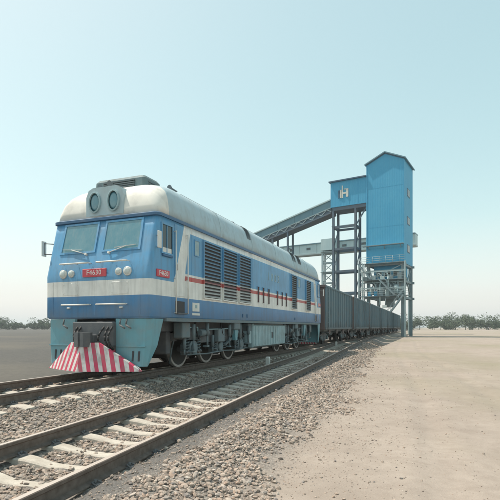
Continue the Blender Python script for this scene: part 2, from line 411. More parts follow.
def stone_mat():
    t = NT('ballast_stone'); g = t.n('ShaderNodeNewGeometry'); r = g.outputs['Random Per Island']
    cr = t.n('ShaderNodeValToRGB'); t.set(cr.inputs[0], r); e = cr.color_ramp; e.interpolation = 'LINEAR'
    cols = [(0, (.11, .09, .08)), (.2, (.24, .195, .16)), (.42, (.37, .305, .255)), (.6, (.33, .235, .18)), (.78, (.44, .375, .32)), (.92, (.18, .16, .155)), (1, (.56, .50, .43))]
    while len(e.elements) < len(cols): e.elements.new(.5)
    for el, (p, cc) in zip(e.elements, cols): el.position = p; el.color = (*cc, 1)
    n2 = t.noise(t.pos(), 60, 4); k = t.mix(t.math('MULTIPLY', t.ramp(n2, .4, .7), .35), cr.outputs[0], (.36, .31, .26))
    return t.out(k, .92, 0, t.bump(n2, .4, .006))
M['stone'] = stone_mat()
def scatter(x0, x1, y0, y1, dens, rmin, rmax, keep):
    n = int((x1-x0)*(y1-y0)*dens); px = x0+(x1-x0)*rng.random(n); py = y0+(y1-y0)*rng.random(n)
    ang = np.degrees(np.arctan2(-px, py))                           # left of +Y positive; the view spans about -8..52 degrees
    ok = (ang > -16) & (ang < 60) & (rng.random(n) < keep(px, py))
    px, py = px[ok], py[ok]; r = rmin+(rmax-rmin)*rng.random(len(px))**1.8
    return px, py, r
def keep_gravel(px, py):
    s = px-trackx(py); q = px-LX
    k = np.ones_like(px)
    edge = 2.25+1.0*(vnoise(px*1.3, py*1.3)-.5)+.7*(vnoise(px*4+7, py*4)-.5)
    k *= 1-sstep(edge-.5, edge+.4, s)
    smooth_strip = (s > .72) & (s < 1.18+.25*(vnoise(px*2+50, py*2)-.5)); k[smooth_strip] *= .06
    for c, zz in ((s, 0), (q, 0)):
        k[(np.abs(np.abs(c)-.7525) < .085)] = 0
        # keep the concrete sleepers mostly clear
        ph = np.mod(py-(.3 if zz == 0 else .3), .58); on = (np.abs(ph-.29) < .13) & (np.abs(c) < 1.25)
        k[on] *= np.where(np.abs(c[on]) < .5, .10, .05)
    k[q < -2.2] *= .5
    k[(s < -1.3) & (q > 1.3)] *= .95
    return k
parts = [scatter(-9.5, -.6, 2.2, 9, 1050, .011, .034, keep_gravel), scatter(-10, -.6, 9, 16, 620, .015, .038, keep_gravel),
         scatter(-9.5, -.6, 16, 27, 260, .021, .046, keep_gravel), scatter(-9.5, -2.0, 27, 46, 70, .03, .06, keep_gravel)]
def keep_fines(px, py):
    s = px-trackx(py); return np.where((s > .84) & (s < 1.4), .95, 0)
parts.append(scatter(-4.5, -1.8, 2.2, 12, 1000, .003, .011, keep_fines)); parts.append(scatter(-5, -2.5, 12, 22, 450, .006, .014, keep_fines))
px, py, pr = [np.concatenate(a) for a in zip(*parts)]
stones('ballast_stones', px, py, pr, M['stone'], 'loose grey and tan ballast stones along and between the tracks')
def keep_dirt(px, py):
    s = px-trackx(py); return np.where(s > 2.2, np.exp(-(s-2.2)*1.1)+.03, 0)*(.3+.9*vnoise(px*2, py*2))
a1 = scatter(-3, 7, 2.2, 24, 120, .004, .019, keep_dirt); a2 = scatter(-3, 5, 2.2, 12, 520, .003, .009, keep_dirt)
px, py, pr = [np.concatenate(a) for a in zip(a1, a2)]
stones('pebbles', px, py, pr, M['stone'], 'small pebbles scattered over the pale dirt path')

# ------------------------------------------------------------------ railway tracks
RAILP = [(-.066, 0), (.066, 0), (.066, .010), (.012, .032), (.009, .118), (.034, .136), (.0365, .168), (.028, .176), (-.028, .176), (-.0365, .168), (-.034, .136), (-.009, .118), (-.012, .032), (-.066, .010)]
def rail_mesh(fx, fz, off, yy):
    m = MB(); rs = []
    for y in yy:
        d = (float(fx(y+.5))-float(fx(y-.5)))
        nrm = Vector((1, -d, 0)).normalized()
        c = Vector((float(fx(y)), y, float(fz(y))-.176)) + nrm*off
        rs.append([c + nrm*a + Vector((0, 0, b)) for a, b in RAILP])
    return m.loft(rs, caps=True)
def sleeper_mesh():
    m = MB(); rs = []
    for t in np.linspace(-1.25, 1.25, 21):
        a = abs(t); dip = .06*(1-sstep(.12, .62, a))
        endd = .03*sstep(1.05, 1.25, a)
        top = -.19-dip-endd; wt = .075+.03*float(sstep(.2, .7, a)); wb = wt+.05
        rs.append([(t, -wb, -.42), (t, wb, -.42), (t, wt+.01, top-.015), (t, wt-.012, top), (t, -wt+.012, top), (t, -wt-.01, top-.015)])
    return m.loft(rs, caps=True).mesh('sleeper', M['sleeper'])
SLM = sleeper_mesh()
clip = MB(); clip.box(-.035, .035, -.06, .06, -.19, -.165); clip.cyl((-.01, 0, -.17), (-.01, 0, -.125), .013, 6); clip.tube([(.03, -.05, -.16), (-.02, -.04, -.145), (-.02, .04, -.145), (.03, .05, -.16)], .009, 5)
CLM = clip.mesh('rail_clip', M['under'])
def make_track(name, fx, fz, y0, y1, ysl, yclip, label):
    root = empty(name, (float(fx(5)), 5, float(fz(5)))); tag(root, label, 'railway track')
    inv = Vector(root.location)
    yy = list(np.arange(y0, 60, 1.5))+list(np.arange(60, y1, 6))
    for off in (-.7525, .7525):
        o = rail_mesh(fx, fz, off, yy).build('rail', M['rail'], root); o.location = -inv
    y = .3+.58*math.floor((y0-.3)/.58)+.29
    while y < ysl:
        d = float(fx(y+.5))-float(fx(y-.5)); rz = math.atan2(-d, 1)
        sl = link_mesh('sleeper', SLM, root, Vector((float(fx(y)), y+random.uniform(-.015, .015), float(fz(y)))) - inv, rz+random.uniform(-.008, .008))
        if 2 < y < yclip:
            for off in (-.7525, .7525):
                for sg in (-1, 1):
                    c = link_mesh('rail_clip', CLM, sl, (off+sg*.085, 0, 0))
                    if sg < 0: c.rotation_euler.z = math.pi
        y += .58
    return root
make_track('railway_track', trackx, trackz, -8, 76, 44, 17, 'empty rusty track with pale concrete sleepers beside the stone shoulder')
make_track('railway_track', lambda y: LX+0*y, lambda y: 0*y, -14, 260, 46, 11, 'track carrying the blue locomotive and the dark wagons')

# ------------------------------------------------------------------ locomotive
L = 17.98
loco = empty('diesel_locomotive', (LX, 8.86, 0)); tag(loco, 'blue diesel locomotive with cream band, red stripe and grey roof', 'locomotive')
def plan(hw, y0, y1, r, n=6):
    """rounded rectangle loop (local x, y)"""
    pts = []
    for cx, cy, a0 in ((hw-r, y1-r, 0), (-hw+r, y1-r, 90), (-hw+r, y0+r, 180), (hw-r, y0+r, 270)):
        for i in range(n+1):
            a = R(a0+90*i/n); pts.append((cx+r*math.cos(a), cy+r*math.sin(a)))
    return pts
HW = 1.6
def yfront(z): return 0 if z < 2.45 else (z-2.45)*.245
m = MB(); rs = []
for z in (1.38, 1.42, 1.93, 2.31, 2.45, 2.8, 3.2, 3.6, 3.88):
    yf = yfront(z); i = .03 if z == 1.38 else 0
    rs.append([(x, y, z) for x, y in plan(HW-i, yf+i, L-yf-i, .13)])
m.loft(rs, caps=True, smooth=False); body = m.build('body', M['livery'], loco)
for p in body.data.polygons: p.use_smooth = abs(p.normal.z) < .5
# gutter and brow between body and roof
m = MB(); rs = []
for z, e in ((3.86, .03), (3.865, .055), (3.93, .055), (3.95, .02)):
    yf = yfront(3.88)-e; rs.append([(x, y, z) for x, y in plan(HW+e*.6, yf, L-yf, .15)])
m.loft(rs, caps=True).build('gutter', M['navy'], loco)
m = MB(); rs = []
for hw, z, yf, r in ((1.6, 3.94, .37, .18), (1.59, 4.15, .38, .26), (1.55, 4.38, .42, .36), (1.485, 4.58, .52, .46), (1.40, 4.71, .66, .52), (1.29, 4.805, .84, .55), (1.12, 4.865, 1.1, .5), (.7, 4.925, 1.5, .4), (.25, 4.95, 2.2, .2)):
    rs.append([(x, y, z) for x, y in plan(hw, yf, L-yf*1.15, r)])
m.loft(rs, caps=True, smooth=True); roof = m.build('roof', M['domes'], loco)
# roof details, sub-parts of the roof
for y in (3.9, 6.6, 9.4, 12.2, 14.8):
    pr_ = [(1.60, 3.96), (1.595, 4.15), (1.555, 4.38), (1.49, 4.58), (1.405, 4.71), (1.295, 4.805), (1.12, 4.87)]
    m = MB(); m.loft([[(x+e, yy, z+e) for x, z in pr_] for yy, e in ((y-.035, -.01), (y-.03, .012), (y+.03, .012), (y+.035, -.01))], closed=False); m.build('roof_seam', M['roof'], roof)
for y0, y1 in ((6.15, 6.5), (12.0, 12.55), (13.0, 13.55)):
    m = MB(); m.loft([[(1.568, yy, 4.36), (1.50, yy, 4.585), (1.415, yy, 4.722), (1.30, yy, 4.825)] for yy in (y0, y1)], closed=False)
    for q in np.arange(y0+.05, y1, .11): m.loft([[(1.572, q, 4.36), (1.52, q, 4.60), (1.435, q, 4.74), (1.305, q, 4.83)], [(1.572, q+.04, 4.36), (1.506, q+.06, 4.588), (1.42, q+.06, 4.725), (1.305, q+.04, 4.826)]], closed=False)
    m.build('roof_grille', M['roofdark'], roof)
for y0, y1, hw, h in ((4.2, 6.0, .62, 5.09), (8.0, 10.6, .7, 5.12), (11.6, 13.9, .8, 5.12)):
    m = MB(); m.box(-hw, hw, y0, y1, 4.8, h, .05); m.build('roof_hatch', M['roofdark'], roof)
MB().box(.90, 1.02, 2.4, 15.6, 4.90, 4.985, .02).build('cable_duct', M['roofdark'], roof)
for y in (6.4, 7.2, 14.4): MB().lathe([(.09, 0), (.11, .1), (.07, .16), (.02, .18)], (.85, y, 4.9), 'z', 10).build('roof_vent', M['roofdark'], roof)
# cab-roof air-conditioner
m = MB(); m.loft([[(x, y, 4.55) for x, y in plan(.84, .92, 1.72, .08, 3)], [(x, y, 5.06) for x, y in plan(.80, .95, 1.70, .08, 3)], [(x, y, 5.13) for x, y in plan(.74, 1.0, 1.66, .08, 3)]], caps=True)
ac = m.build('roof_air_conditioner', M['accover'], loco)
for k in range(5): MB().box(-.5, .5, .91, .96, 4.80+.05*k, 4.825+.05*k).build('grille_slat', M['roofdark'], ac)
for k in range(4): MB().box(.80, .83, 1.1, 1.6, 4.80+.06*k, 4.785+.06*k).build('grille_slat', M['roofdark'], ac)
# headlight housing with two oval lamps
m = MB(); m.loft([[(x, y, z) for x, z in [(-.58, 4.0), (.58, 4.0), (.58, 4.48), (.50, 4.66), (.36, 4.72), (-.36, 4.72), (-.50, 4.66), (-.58, 4.48)]] for y in (.36, 1.05)], caps=True)
hl = m.build('headlight_housing', M['roof'], loco)
for x in (-.29, .29):
    rg = lambda a, b, y: [(x+a*math.cos(q*math.pi/10), y, 4.34+b*math.sin(q*math.pi/10)) for q in range(20)]
    MB().loft([rg(.19, .27, .37), rg(.19, .27, .31), rg(.155, .235, .305), rg(.15, .23, .345)], caps=False).build('headlight_rim', M['boxpale'], hl)
    MB().loft([rg(.155, .235, .352), rg(.10, .16, .338), rg(.02, .03, .333)], caps=True, smooth=True).build('headlight', M['glass'], hl)
# horns
for x, y, z in ((-.32, .62, 4.80), (.12, .45, 4.80), (.95, 1.95, 5.03)):
    m = MB(); m.cyl((x, y+.35, z), (x, y+.06, z), .018, 8, .03); m.cyl((x, y+.06, z), (x, y-.06, z), .03, 10, .075); m.cyl((x, y+.25, z-.22), (x, y+.25, z), .018, 6); m.build('horn', M['roofdark'], loco)
# front windscreens on the raked face
def fpt(x, z, out=0):                                               # point on the raked front, pushed out by out
    n = Vector((0, -1, .245)).normalized() if z > 2.45 else Vector((0, -1, 0))
    return Vector((x, yfront(z), z)) + n*out
def slab(pts2, o0, o1):
    m = MB(); return m.loft([[fpt(x, z, o0) for x, z in pts2], [fpt(x, z, o1) for x, z in pts2]], caps=True)
def frame2(outer, inner, o0, o1):
    m = MB(); n = len(outer)
    m.loft([[fpt(*p, o0) for p in outer], [fpt(*p, o1) for p in outer], [fpt(*p, o1) for p in inner], [fpt(*p, o0) for p in inner]]); return m
for sg in (1, -1):
    rect = [(sg*.10, 3.02), (sg*1.24, 3.02), (sg*1.22, 3.83), (sg*.10, 3.83)]
    inner = [(sg*.15, 3.07), (sg*1.18, 3.07), (sg*1.16, 3.78), (sg*.15, 3.78)]
    ws = slab(inner, -.02, .008).build('windscreen', M['glass'], loco)
    frame2(rect, inner, -.01, .022).build('windscreen_frame', M['livery'], ws)
    m = MB(); a = fpt(sg*.35, 2.98, .05); b = fpt(sg*.85, 3.12, .05); m.tube([a, b], .010, 6); m.bar(fpt(sg*.5, 3.10, .045), fpt(sg*1.12, 3.14, .045), .022, .015); m.cyl(fpt(sg*.35, 2.98, -.02), fpt(sg*.35, 2.98, .07), .03, 8)
    m.build('wiper', M['trim'], ws)
    # marker lamps, number plate and grab rails
    for x, r in ((.72, .09), (.98, .11)):
        f = MB().lathe([(r, .0), (r, -.05), (r*.85, -.06)], (sg*x, .02, 2.50), 'y', 18).build('marker_lamp', M['trim'], loco)
        MB().lathe([(r*.8, -.055), (r*.7, -.075), (r*.3, -.085), (.004, -.087)], (sg*x, .02, 2.50), 'y', 18).build('lens', M['lens'], f)
    m = MB(); m.tube([(sg*.12, -.09, 2.745), (sg*1.02, -.09, 2.745)], .02, 8)
    for x in (.14, .57, 1.0): m.cyl((sg*x, .05, 2.745), (sg*x, -.09, 2.745), .014, 6)
    m.build('handrail', M['trim'], loco)
    m = MB(); m.tube([(sg*.10, -.08, 1.72), (sg*.98, -.08, 1.72)], .018, 8)
    for x in (.12, .96): m.cyl((sg*x, .03, 1.72), (sg*x, -.08, 1.72), .014, 6)
    m.build('handrail', M['trim'], loco)
    MB().box(sg*.80-.04, sg*.80+.04, -.05, .02, 1.62, 1.66, .01).build('step', M['trim'], loco)
MB().box(-.06, .06, -.03, .02, 2.5, 3.8).build('centre_post', M['livery'], loco) if False else None
def text(name, s, size, mat, parent, loc, rot, ext=.004, space=1.0, xs_=1.0):
    cu = bpy.data.curves.new(name, 'FONT'); cu.body = s; cu.size = size; cu.extrude = ext; cu.align_x = 'CENTER'; cu.align_y = 'CENTER'; cu.space_character = space
    cu.resolution_u = 3
    o = bpy.data.objects.new(name, cu); COL.objects.link(o)
    dg = bpy.context.evaluated_depsgraph_get(); me = bpy.data.meshes.new_from_object(o.evaluated_get(dg)); bpy.data.objects.remove(o)
    me.materials.append(mat) if not len(me.materials) else None
    o = link_mesh(name, me, parent); o.location = loc; o.rotation_euler = rot; o.scale.x = xs_
    return o
SIDE = (R(90), 0, R(90)); FRONT = (R(90), 0, 0)
for x in (-1.32, 0, 1.32): MB().box(x-.008, x+.008, -.006, .02, 1.46, 2.30).build('seam', M['livery'], loco)
for x in (-.75, .75):
    h_ = MB().box(x-.26, x+.26, -.010, .02, 1.96, 2.26, .004).build('hatch', M['livery'], loco)
    for dx in (-.22, .22):
        for z in (2.0, 2.22): MB().cyl((x+dx, -.008, z), (x+dx, -.018, z), .012, 6).build('bolt', M['trim'], h_)
pl = MB().box(-.36, .36, -.03, .01, 2.40, 2.60, .008).build('number_plate', M['redplate'], loco)
text('lettering', 'F4630', .17, M['letter'], pl, (0, -.031, 2.50), FRONT, space=1.1)
# --- both sides
DOORX = HW
for sg in (1, -1):
    X = sg*HW; X2 = lambda o: X+sg*o
    def sbox(y0, y1, z0, z1, o0, o1, b=.0):
        m = MB(); a, c = sorted((X2(o0), X2(o1))); return m.box(a, c, y0, y1, z0, z1, b)
    def sframe(y0, y1, z0, z1, t, o):
        m = MB()
        for q in ((y0-t, y0, z0-t, z1+t), (y1, y1+t, z0-t, z1+t), (y0, y1, z0-t, z0), (y0, y1, z1, z1+t)):
            a, c = sorted((X2(-.01), X2(o))); m.box(a, c, *q)
        return m
    for e in (0, 1):                                                # cab windows and doors at both ends
        Yf = (lambda a, b: (a, b)) if e == 0 else (lambda a, b: (L-b, L-a))
        y0, y1 = Yf(.50, .96); wn = sbox(y0, y1, 3.0, 3.68, -.02, .006).build('cab_window', M['glassd'], loco)
        sframe(y0, y1, 3.0, 3.68, .04, .028).build('window_frame', M['livery'], wn)
        sbox(*Yf(.70, .725), 3.0, 3.68, 0, .02).build('window_bar', M['livery'], wn)
        sbox(*Yf(.53, .93), 3.0, 3.12, .004, .012).build('window_blind', M['trim'], wn)
        y0, y1 = Yf(.06, .21); mi = sbox(y0, y1, 3.02, 3.42, .16, .19, .01).build('mirror', M['trim'], loco)
        m = MB(); yc = (y0+y1)/2; m.tube([(X2(-.03), yc+.2*(1-2*e), 3.36), (X2(.165), yc, 3.36), (X2(.165), yc, 3.08), (X2(-.03), yc+.2*(1-2*e), 3.08)], .012, 6); m.build('mirror_arm', M['under'], mi)
        # arm rest board under the window
        sbox(*Yf(.5, .96), 2.90, 2.95, -.01, .05, .01).build('window_sill', M['navy'], wn)
        # cab door beyond the window: flush leaf with its seam, handle and step recess
        y0, y1 = Yf(1.10, 1.62)
        d = sbox(y0, y1, 1.97, 3.80, -.01, .012).build('cab_door', M['livery'], loco)
        sbox(*Yf(1.14, 1.18), 2.62, 2.78, .01, .05, .01).build('handle', M['steel'], d)
        sbox(*Yf(1.12, 1.60), 1.52, 1.84, -.005, .004).build('step_recess', M['black'], d)
        sbox(*Yf(1.12, 1.60), 1.50, 1.535, -.005, .10, .008).build('step', M['under'], d)
        for yy in Yf(1.06, 1.67):
            m = MB(); m.tube([(X2(.07), yy, 1.52), (X2(.07), yy, 3.62)], .017, 7)
            for z in (1.53, 2.4, 3.6): m.cyl((X2(-.01), yy, z), (X2(.07), yy, z), .012, 6)
            m.build('handrail', M['trim'], loco)
        y0, y1 = Yf(.26, .82); pl = sbox(y0, y1, 2.38, 2.56, -.01, .03, .008).build('number_plate', M['redplate'], loco)
        text('lettering', 'F4630', .165, M['letter'], pl, (X2(.031), (y0+y1)/2, 2.47), (R(90), 0, R(90)*sg), xs_=1.0)
    # small window in the first blue panel
    wn = sbox(2.15, 2.40, 3.16, 3.56, -.02, .006).build('panel_window', M['boxpale'], loco); sframe(2.15, 2.40, 3.16, 3.56, .025, .02).build('window_frame', M['livery'], wn)
    wn = sbox(12.82, 13.2, 3.16, 3.56, -.02, .006).build('panel_window', M['boxpale'], loco); sframe(12.82, 13.2, 3.16, 3.56, .025, .02).build('window_frame', M['livery'], wn)
    # louvres: dark back, frame, tilted slats
    for y0, y1, z0, z1 in ((2.66, 3.78, 2.02, 3.62), (3.98, 5.06, 2.02, 3.62), (5.28, 6.32, 2.02, 3.62), (11.6, 12.5, 2.05, 3.62), (14.3, 15.3, 2.05, 3.62)):
        lv = sbox(y0, y1, z0, z1, -.02, .004).build('louvre', M['black'], loco)
        sframe(y0, y1, z0, z1, .035, .055).build('louvre_frame', M['livery'], lv)
        n = 16; p = (z1-z0)/n
        for k in range(n):
            zc = z0+p*(k+.5); m = MB()
            pts = [(X2(.008), zc+.028), (X2(.050), zc-.020), (X2(.050), zc-.032), (X2(.004), zc+.020)]
            m.prism([(a, b) for a, b in pts], 'y', y0, y1); m.build('slat', M['slat'] if y0 < 10 else M['roofdark'], lv)
    # short dark air slots through the red stripe
    for y in (7.15, 7.72, 8.36, 9.5, 10.15, 10.8):
        sl = sbox(y-.10, y+.10, 2.10, 2.70, -.01, .004).build('air_slot', M['maroon'], loco)
        sframe(y-.10, y+.10, 2.10, 2.70, .018, .022).build('slot_frame', M['livery'], sl)
    text('lettering', '1003', .46, M['boxpale'], loco, (X2(.004), 9.0, 3.2), (R(90), 0, R(90)*sg), space=1.6, xs_=1.15)
    # vertical panel seams
    for y in (1.98, 6.55, 11.3, 13.6, 15.75): sbox(y-.012, y+.012, 1.95, 3.85, -.004, .007).build('seam', M['livery'], loco)
    # skirt: lip, jacking pads, enamel sign
    sbox(.7, L-.7, 1.31, 1.40, -.10, .012).build('skirt_lip', M['under2'], loco)
    sg_ = sbox(2.02, 2.42, 1.60, 1.84, -.005, .012, .004).build('enamel_sign', M['trim'], loco)
    sbox(2.16, 2.28, 1.69, 1.78, .010, .016).build('sign_mark', M['boxpale'], sg_)
    sbox(2.0, 2.44, 1.49, 1.555, -.005, .012, .004).build('enamel_sign', M['trim'], loco)
    for y in (5.25, 12.7): sbox(y-.25, y+.25, 1.08, 1.34, -.22, -.02, .03).build('jacking_pad', M['under2'], loco)
    for k, y in enumerate((5.6, 6.0, 12.2)): sbox(y, y+.03, 1.5, 1.62, 0, .03).build('skirt_hook', M['navy'], loco)
# ribs on the lower frame of the body
fr = MB(); fr.box(-1.02, 1.02, .5, L-.5, 1.05, 1.37).build('underframe', M['under'], loco)
# front and rear aprons, plough, coupler, hoses
for e in (0, 1):
    s = 1 if e == 0 else -1; Y0 = 0 if e == 0 else L
    Y = lambda a: Y0+s*a
    # apron: front plate wrapped round the corners, slanted side cheeks
    for sg in (1, -1):
        m = MB()
        a = [(sg*.62, Y(.02), 1.37), (sg*1.46, Y(.05), 1.37), (sg*1.57, Y(.17), 1.37), (sg*1.57, Y(.62), 1.37)]
        b = [(sg*.62, Y(.02), .72), (sg*1.44, Y(.03), .72), (sg*1.54, Y(.15), .72), (sg*1.54, Y(.40), .72)]
        c = [(sg*.66, Y(.02), .24), (sg*1.38, Y(.02), .24), (sg*1.46, Y(.08), .24), (sg*1.46, Y(.12), .24)]
        m.loft([a, b, c], closed=False)
        m.loft([[(x-sg*.03, y+s*.03, z) for x, y, z in q] for q in (c, b, a)], closed=False)
        for p, q in zip((a, b), (b, c)): m.add([p[-1], q[-1], (q[-1][0]-sg*.03, q[-1][1]+s*.03, q[-1][2]), (p[-1][0]-sg*.03, p[-1][1]+s*.03, p[-1][2])], [(0, 1, 2, 3)])
        ap = m.build('apron', M['teal'], loco)
        for x in (1.10, 1.27):
            lo, hi = sorted((Y(.010), Y(.035))); MB().prism([(sg*x-.02, .36), (sg*x+.025, .36), (sg*(x)+.045, .60), (sg*x+.0, .60)], 'y', lo, hi).build('slot', M['black'], ap)
        lo, hi = sorted((Y(.0), Y(.04))); MB().box(min(sg*.64, sg*1.46), max(sg*.64, sg*1.46), lo, hi, .70, .725).build('apron_seam', M['teal'], ap)
    m = MB()
    for sg in (1, -1):                                               # V plough
        top = [(0, Y(-.46), .80), (sg*.42, Y(-.34), .80), (sg*1.32, Y(-.02), .20)]
        bot = [(0, Y(-.62), .13), (sg*.70, Y(-.40), .13), (sg*1.40, Y(-.06), .13)]
        m.loft([top, bot], closed=False); m.loft([[(x, y+s*.04, z) for x, y, z in bot], [(x, y+s*.04, z) for x, y, z in top]], closed=False)
        m.add([top[0], top[1], top[2], (sg*1.32, Y(.02), .20), (sg*.42, Y(-.30), .80), (0, Y(-.42), .80)], [(0, 1, 4, 5), (1, 2, 3, 4)])
        m.bar((sg*.5, Y(-.3), .45), (sg*.5, Y(.1), .6), .06)
    m.build('snow_plough', M['stripes'], loco)
    m = MB(); lo, hi = sorted((Y(-.25), Y(.5))); m.box(-.16, .16, lo, hi, .78, 1.0, .03)
    cp = m.build('coupler', M['under'], loco)
    m = MB(); m.loft([[(x, Y(y), z) for x, y in [(-.17, -.25), (-.19, -.5), (-.05, -.52), (-.04, -.40), (.06, -.40), (.10, -.62), (.19, -.62), (.21, -.4), (.15, -.25)]] for z in (.70, 1.04)], caps=True); m.build('knuckle', M['under'], cp)
    lo, hi = sorted((Y(-.10), Y(.05))); MB().box(-.62, .62, lo, hi, .70, 1.30, .03).build('buffer_plate', M['under'], loco)
    for x, dx in ((-.45, .1), (-.34, .05), (.36, -.05), (.48, .1), (.60, .05)):
        pts = [(x, Y(-.08), 1.18)] + [(x+dx*q, Y(-.08-.20*math.sin(q*3.0)), 1.18-.55*q) for q in (.2, .4, .6, .8, 1.0)]
        MB().tube(pts, .024, 7).build('brake_hose', M['rubber'], loco)
    for x in (-.9, .82, 1.0):
        m = MB(); m.tube([(x, Y(-.06), 1.36), (x, Y(-.10), 1.22), (x+.16, Y(-.12), 1.14)], .02, 6); m.build('brake_pipe', M['under'], loco)
# bogies
def wheel_mesh():
    m = MB(); m.lathe([(.08, -.03), (.42, -.035), (.45, -.06), (.525, -.06), (.527, .035), (.548, .045), (.55, .07), (.46, .075), (.44, .04), (.16, .045), (.15, .09), (.06, .09)], (0, 0, 0), 'x', 32); return m.mesh('wheel', M['wheel'])
def rim_mesh():
    m = MB(); m.loft([[(t, r*math.cos(2*math.pi*i/36), r*math.sin(2*math.pi*i/36)) for i in range(36)] for r, t in ((.462, -.064), (.522, -.064), (.5285, -.055), (.5285, .03), (.462, .03), (.462, -.064))], smooth=False); return m.mesh('tyre', M['steel'])
WM, RM = wheel_mesh(), rim_mesh()
def coil(c, r, z0, z1, turns, wr=.02):
    m = MB(); n = turns*10; pts = [(c[0]+r*math.cos(2*math.pi*i/10), c[1]+r*math.sin(2*math.pi*i/10), z0+(z1-z0)*i/n) for i in range(n+1)]
    m.tube(pts, wr, 5); m.cyl((c[0], c[1], z0-.02), (c[0], c[1], z0), r+.04, 10); m.cyl((c[0], c[1], z1), (c[0], c[1], z1+.02), r+.04, 10); return m
def loco_bogie(yc, flip):
    b = MB()
    for sg in (1, -1):
        prof = [(-2.55, .98), (-2.35, 1.08), (2.35, 1.08), (2.55, .98), (2.55, .84), (2.1, .80), (1.5, .80), (1.2, .70), (.5, .70), (.3, .82), (-.3, .82), (-.5, .70), (-1.2, .70), (-1.5, .80), (-2.1, .80), (-2.55, .84)]
        a, c = sorted((sg*1.10, sg*1.24)); b.prism([(yc+y, z) for y, z in prof], 'x', a, c)
    for y in (-2.45, -.88, .88, 2.45): b.box(-1.1, 1.1, yc+y-.08, yc+y+.08, .78, 1.0)
    o = b.build('bogie', M['under'], loco)
    for k in (-1.05, .70, 1.12):
        MB().box(-.66, .66, yc+k-.33, yc+k+.33, .20, 1.02, .08).build('traction_motor', M['under'], o)
    for y in (-2.62, 2.62): MB().box(-1.0, 1.0, yc+y-.10, yc+y+.10, .42, 1.05, .03).build('end_transom', M['under'], o)
    for k in (-1.76, 0, 1.76):
        MB().cyl((-.9, yc+k, .525), (.9, yc+k, .525), .08, 10).build('axle', M['under'], o)
        for sg in (1, -1):
            w_ = link_mesh('wheel', WM, o, (sg*.7525, yc+k, .525)); w_.rotation_euler.z = math.pi if sg > 0 else 0
            r_ = link_mesh('tyre', RM, o, (sg*.7525, yc+k, .525)); r_.rotation_euler.z = math.pi if sg > 0 else 0
            a, c = sorted((sg*1.0, sg*1.30)); m = MB(); m.prism([(yc+k-.22, .36), (yc+k+.22, .36), (yc+k+.24, .66), (yc+k+.13, .76), (yc+k-.13, .76), (yc+k-.24, .66)], 'x', a, c); m.lathe([(.16, .0), (.16, sg*.05), (.11, sg*.07)], (sg*1.30, yc+k, .54), 'x', 14); m.build('axle_box', M['under2'], o)
            for dy in (-.34, .34):
                if (k == 0) : continue
                coil((sg*1.24, yc+k+dy), .085, .50, .90, 5, .019).build('spring', M['under2'], o)
                a, c = sorted((sg*1.12, sg*1.34)); MB().box(a, c, yc+k+dy-.12, yc+k+dy+.12, .44, .49, .01).build('spring_seat', M['under'], o)
            m = MB(); m.cyl((sg*1.33, yc+k-.58, .92), (sg*1.33, yc+k-.58, .56), .05, 10); m.cyl((sg*1.33, yc+k-.58, .56), (sg*1.33, yc+k-.58, .40), .028, 8); m.build('damper', M['under2'], o)
            m = MB(); m.bar((sg*.80, yc+k+.62, .86), (sg*.80, yc+k+.585, .34), .07, .05, (1, 0, 0)); m.box(min(sg*.70, sg*.86), max(sg*.70, sg*.86), yc+k+.545, yc+k+.60, .36, .64); m.build('brake_block', M['under'], o)
    for sg in (1, -1):
        for y, ln in ((-1.3, .5), (.95, .5)):
            MB().cyl((sg*1.36, yc+y-ln/2, 1.0), (sg*1.36, yc+y+ln/2, 1.0), .11, 12).build('brake_cylinder', M['under2'], o)
        m = MB(); m.tube([(sg*1.40, yc-2.35, 1.16), (sg*1.40, yc-1.7, 1.16), (sg*1.40, yc-1.7, 1.05)], .02, 6); m.build('air_pipe', M['boxpale'], o)
        m = MB(); m.tube([(sg*1.42, yc-1.1, 1.10), (sg*1.42, yc+.9, 1.12)], .018, 6); m.build('air_pipe', M['boxpale'], o)
        for y in (-2.4, 2.4):
            q = 1 if y > 0 else -1
            m = MB(); m.tube([(sg*1.1, yc+y, 1.0), (sg*.95, yc+y-.02*q, .6), (sg*.78, yc+y-.18*q, .14)], .025, 6); m.build('sand_pipe', M['under2'], o)
            MB().box(min(sg*1.15, sg*1.45), max(sg*1.15, sg*1.45), yc+y-.24, yc+y+.20, .86, 1.30, .03).build('sand_box', M['under2'], o)
        MB().box(min(sg*1.30, sg*1.46), max(sg*1.30, sg*1.46), yc-.42, yc+.05, .70, 1.12, .02).build('junction_box', M['under2'], o)
        m = MB(); m.tube([(sg*1.34, yc-2.2, .40), (sg*1.34, yc-1.0, .36), (sg*1.34, yc+.2, .40), (sg*1.34, yc+1.4, .36), (sg*1.34, yc+2.3, .42)], .022, 6); m.build('brake_rod', M['under2'], o)
        for y in (-.55, .55):
            coil((sg*1.24, yc+y*.62), .075, .50, .84, 5, .018).build('spring', M['under2'], o)
        for y, z0, z1 in ((-2.05, .5, 1.25), (-1.2, .62, 1.3), (.42, .55, 1.25), (1.32, .45, 1.3), (2.12, .6, 1.2)):
            m = MB(); m.cyl((sg*1.46, yc+y, z0+.3), (sg*1.46, yc+y, z1), .055, 10); m.cyl((sg*1.46, yc+y, z0), (sg*1.46, yc+y, z0+.3), .03, 8); m.box(min(sg*1.34, sg*1.5), max(sg*1.34, sg*1.5), yc+y-.07, yc+y+.07, z0-.05, z0, .01); m.build('damper', M['under2'], o)
        m = MB(); m.prism([(yc+.62, 1.30), (yc+1.12, 1.30), (yc+1.0, 1.05), (yc+.94, .72), (yc+.80, .72), (yc+.74, 1.05)], 'x', min(sg*1.40, sg*1.52), max(sg*1.40, sg*1.52)); m.build('bolster_bracket', M['teal'], o)
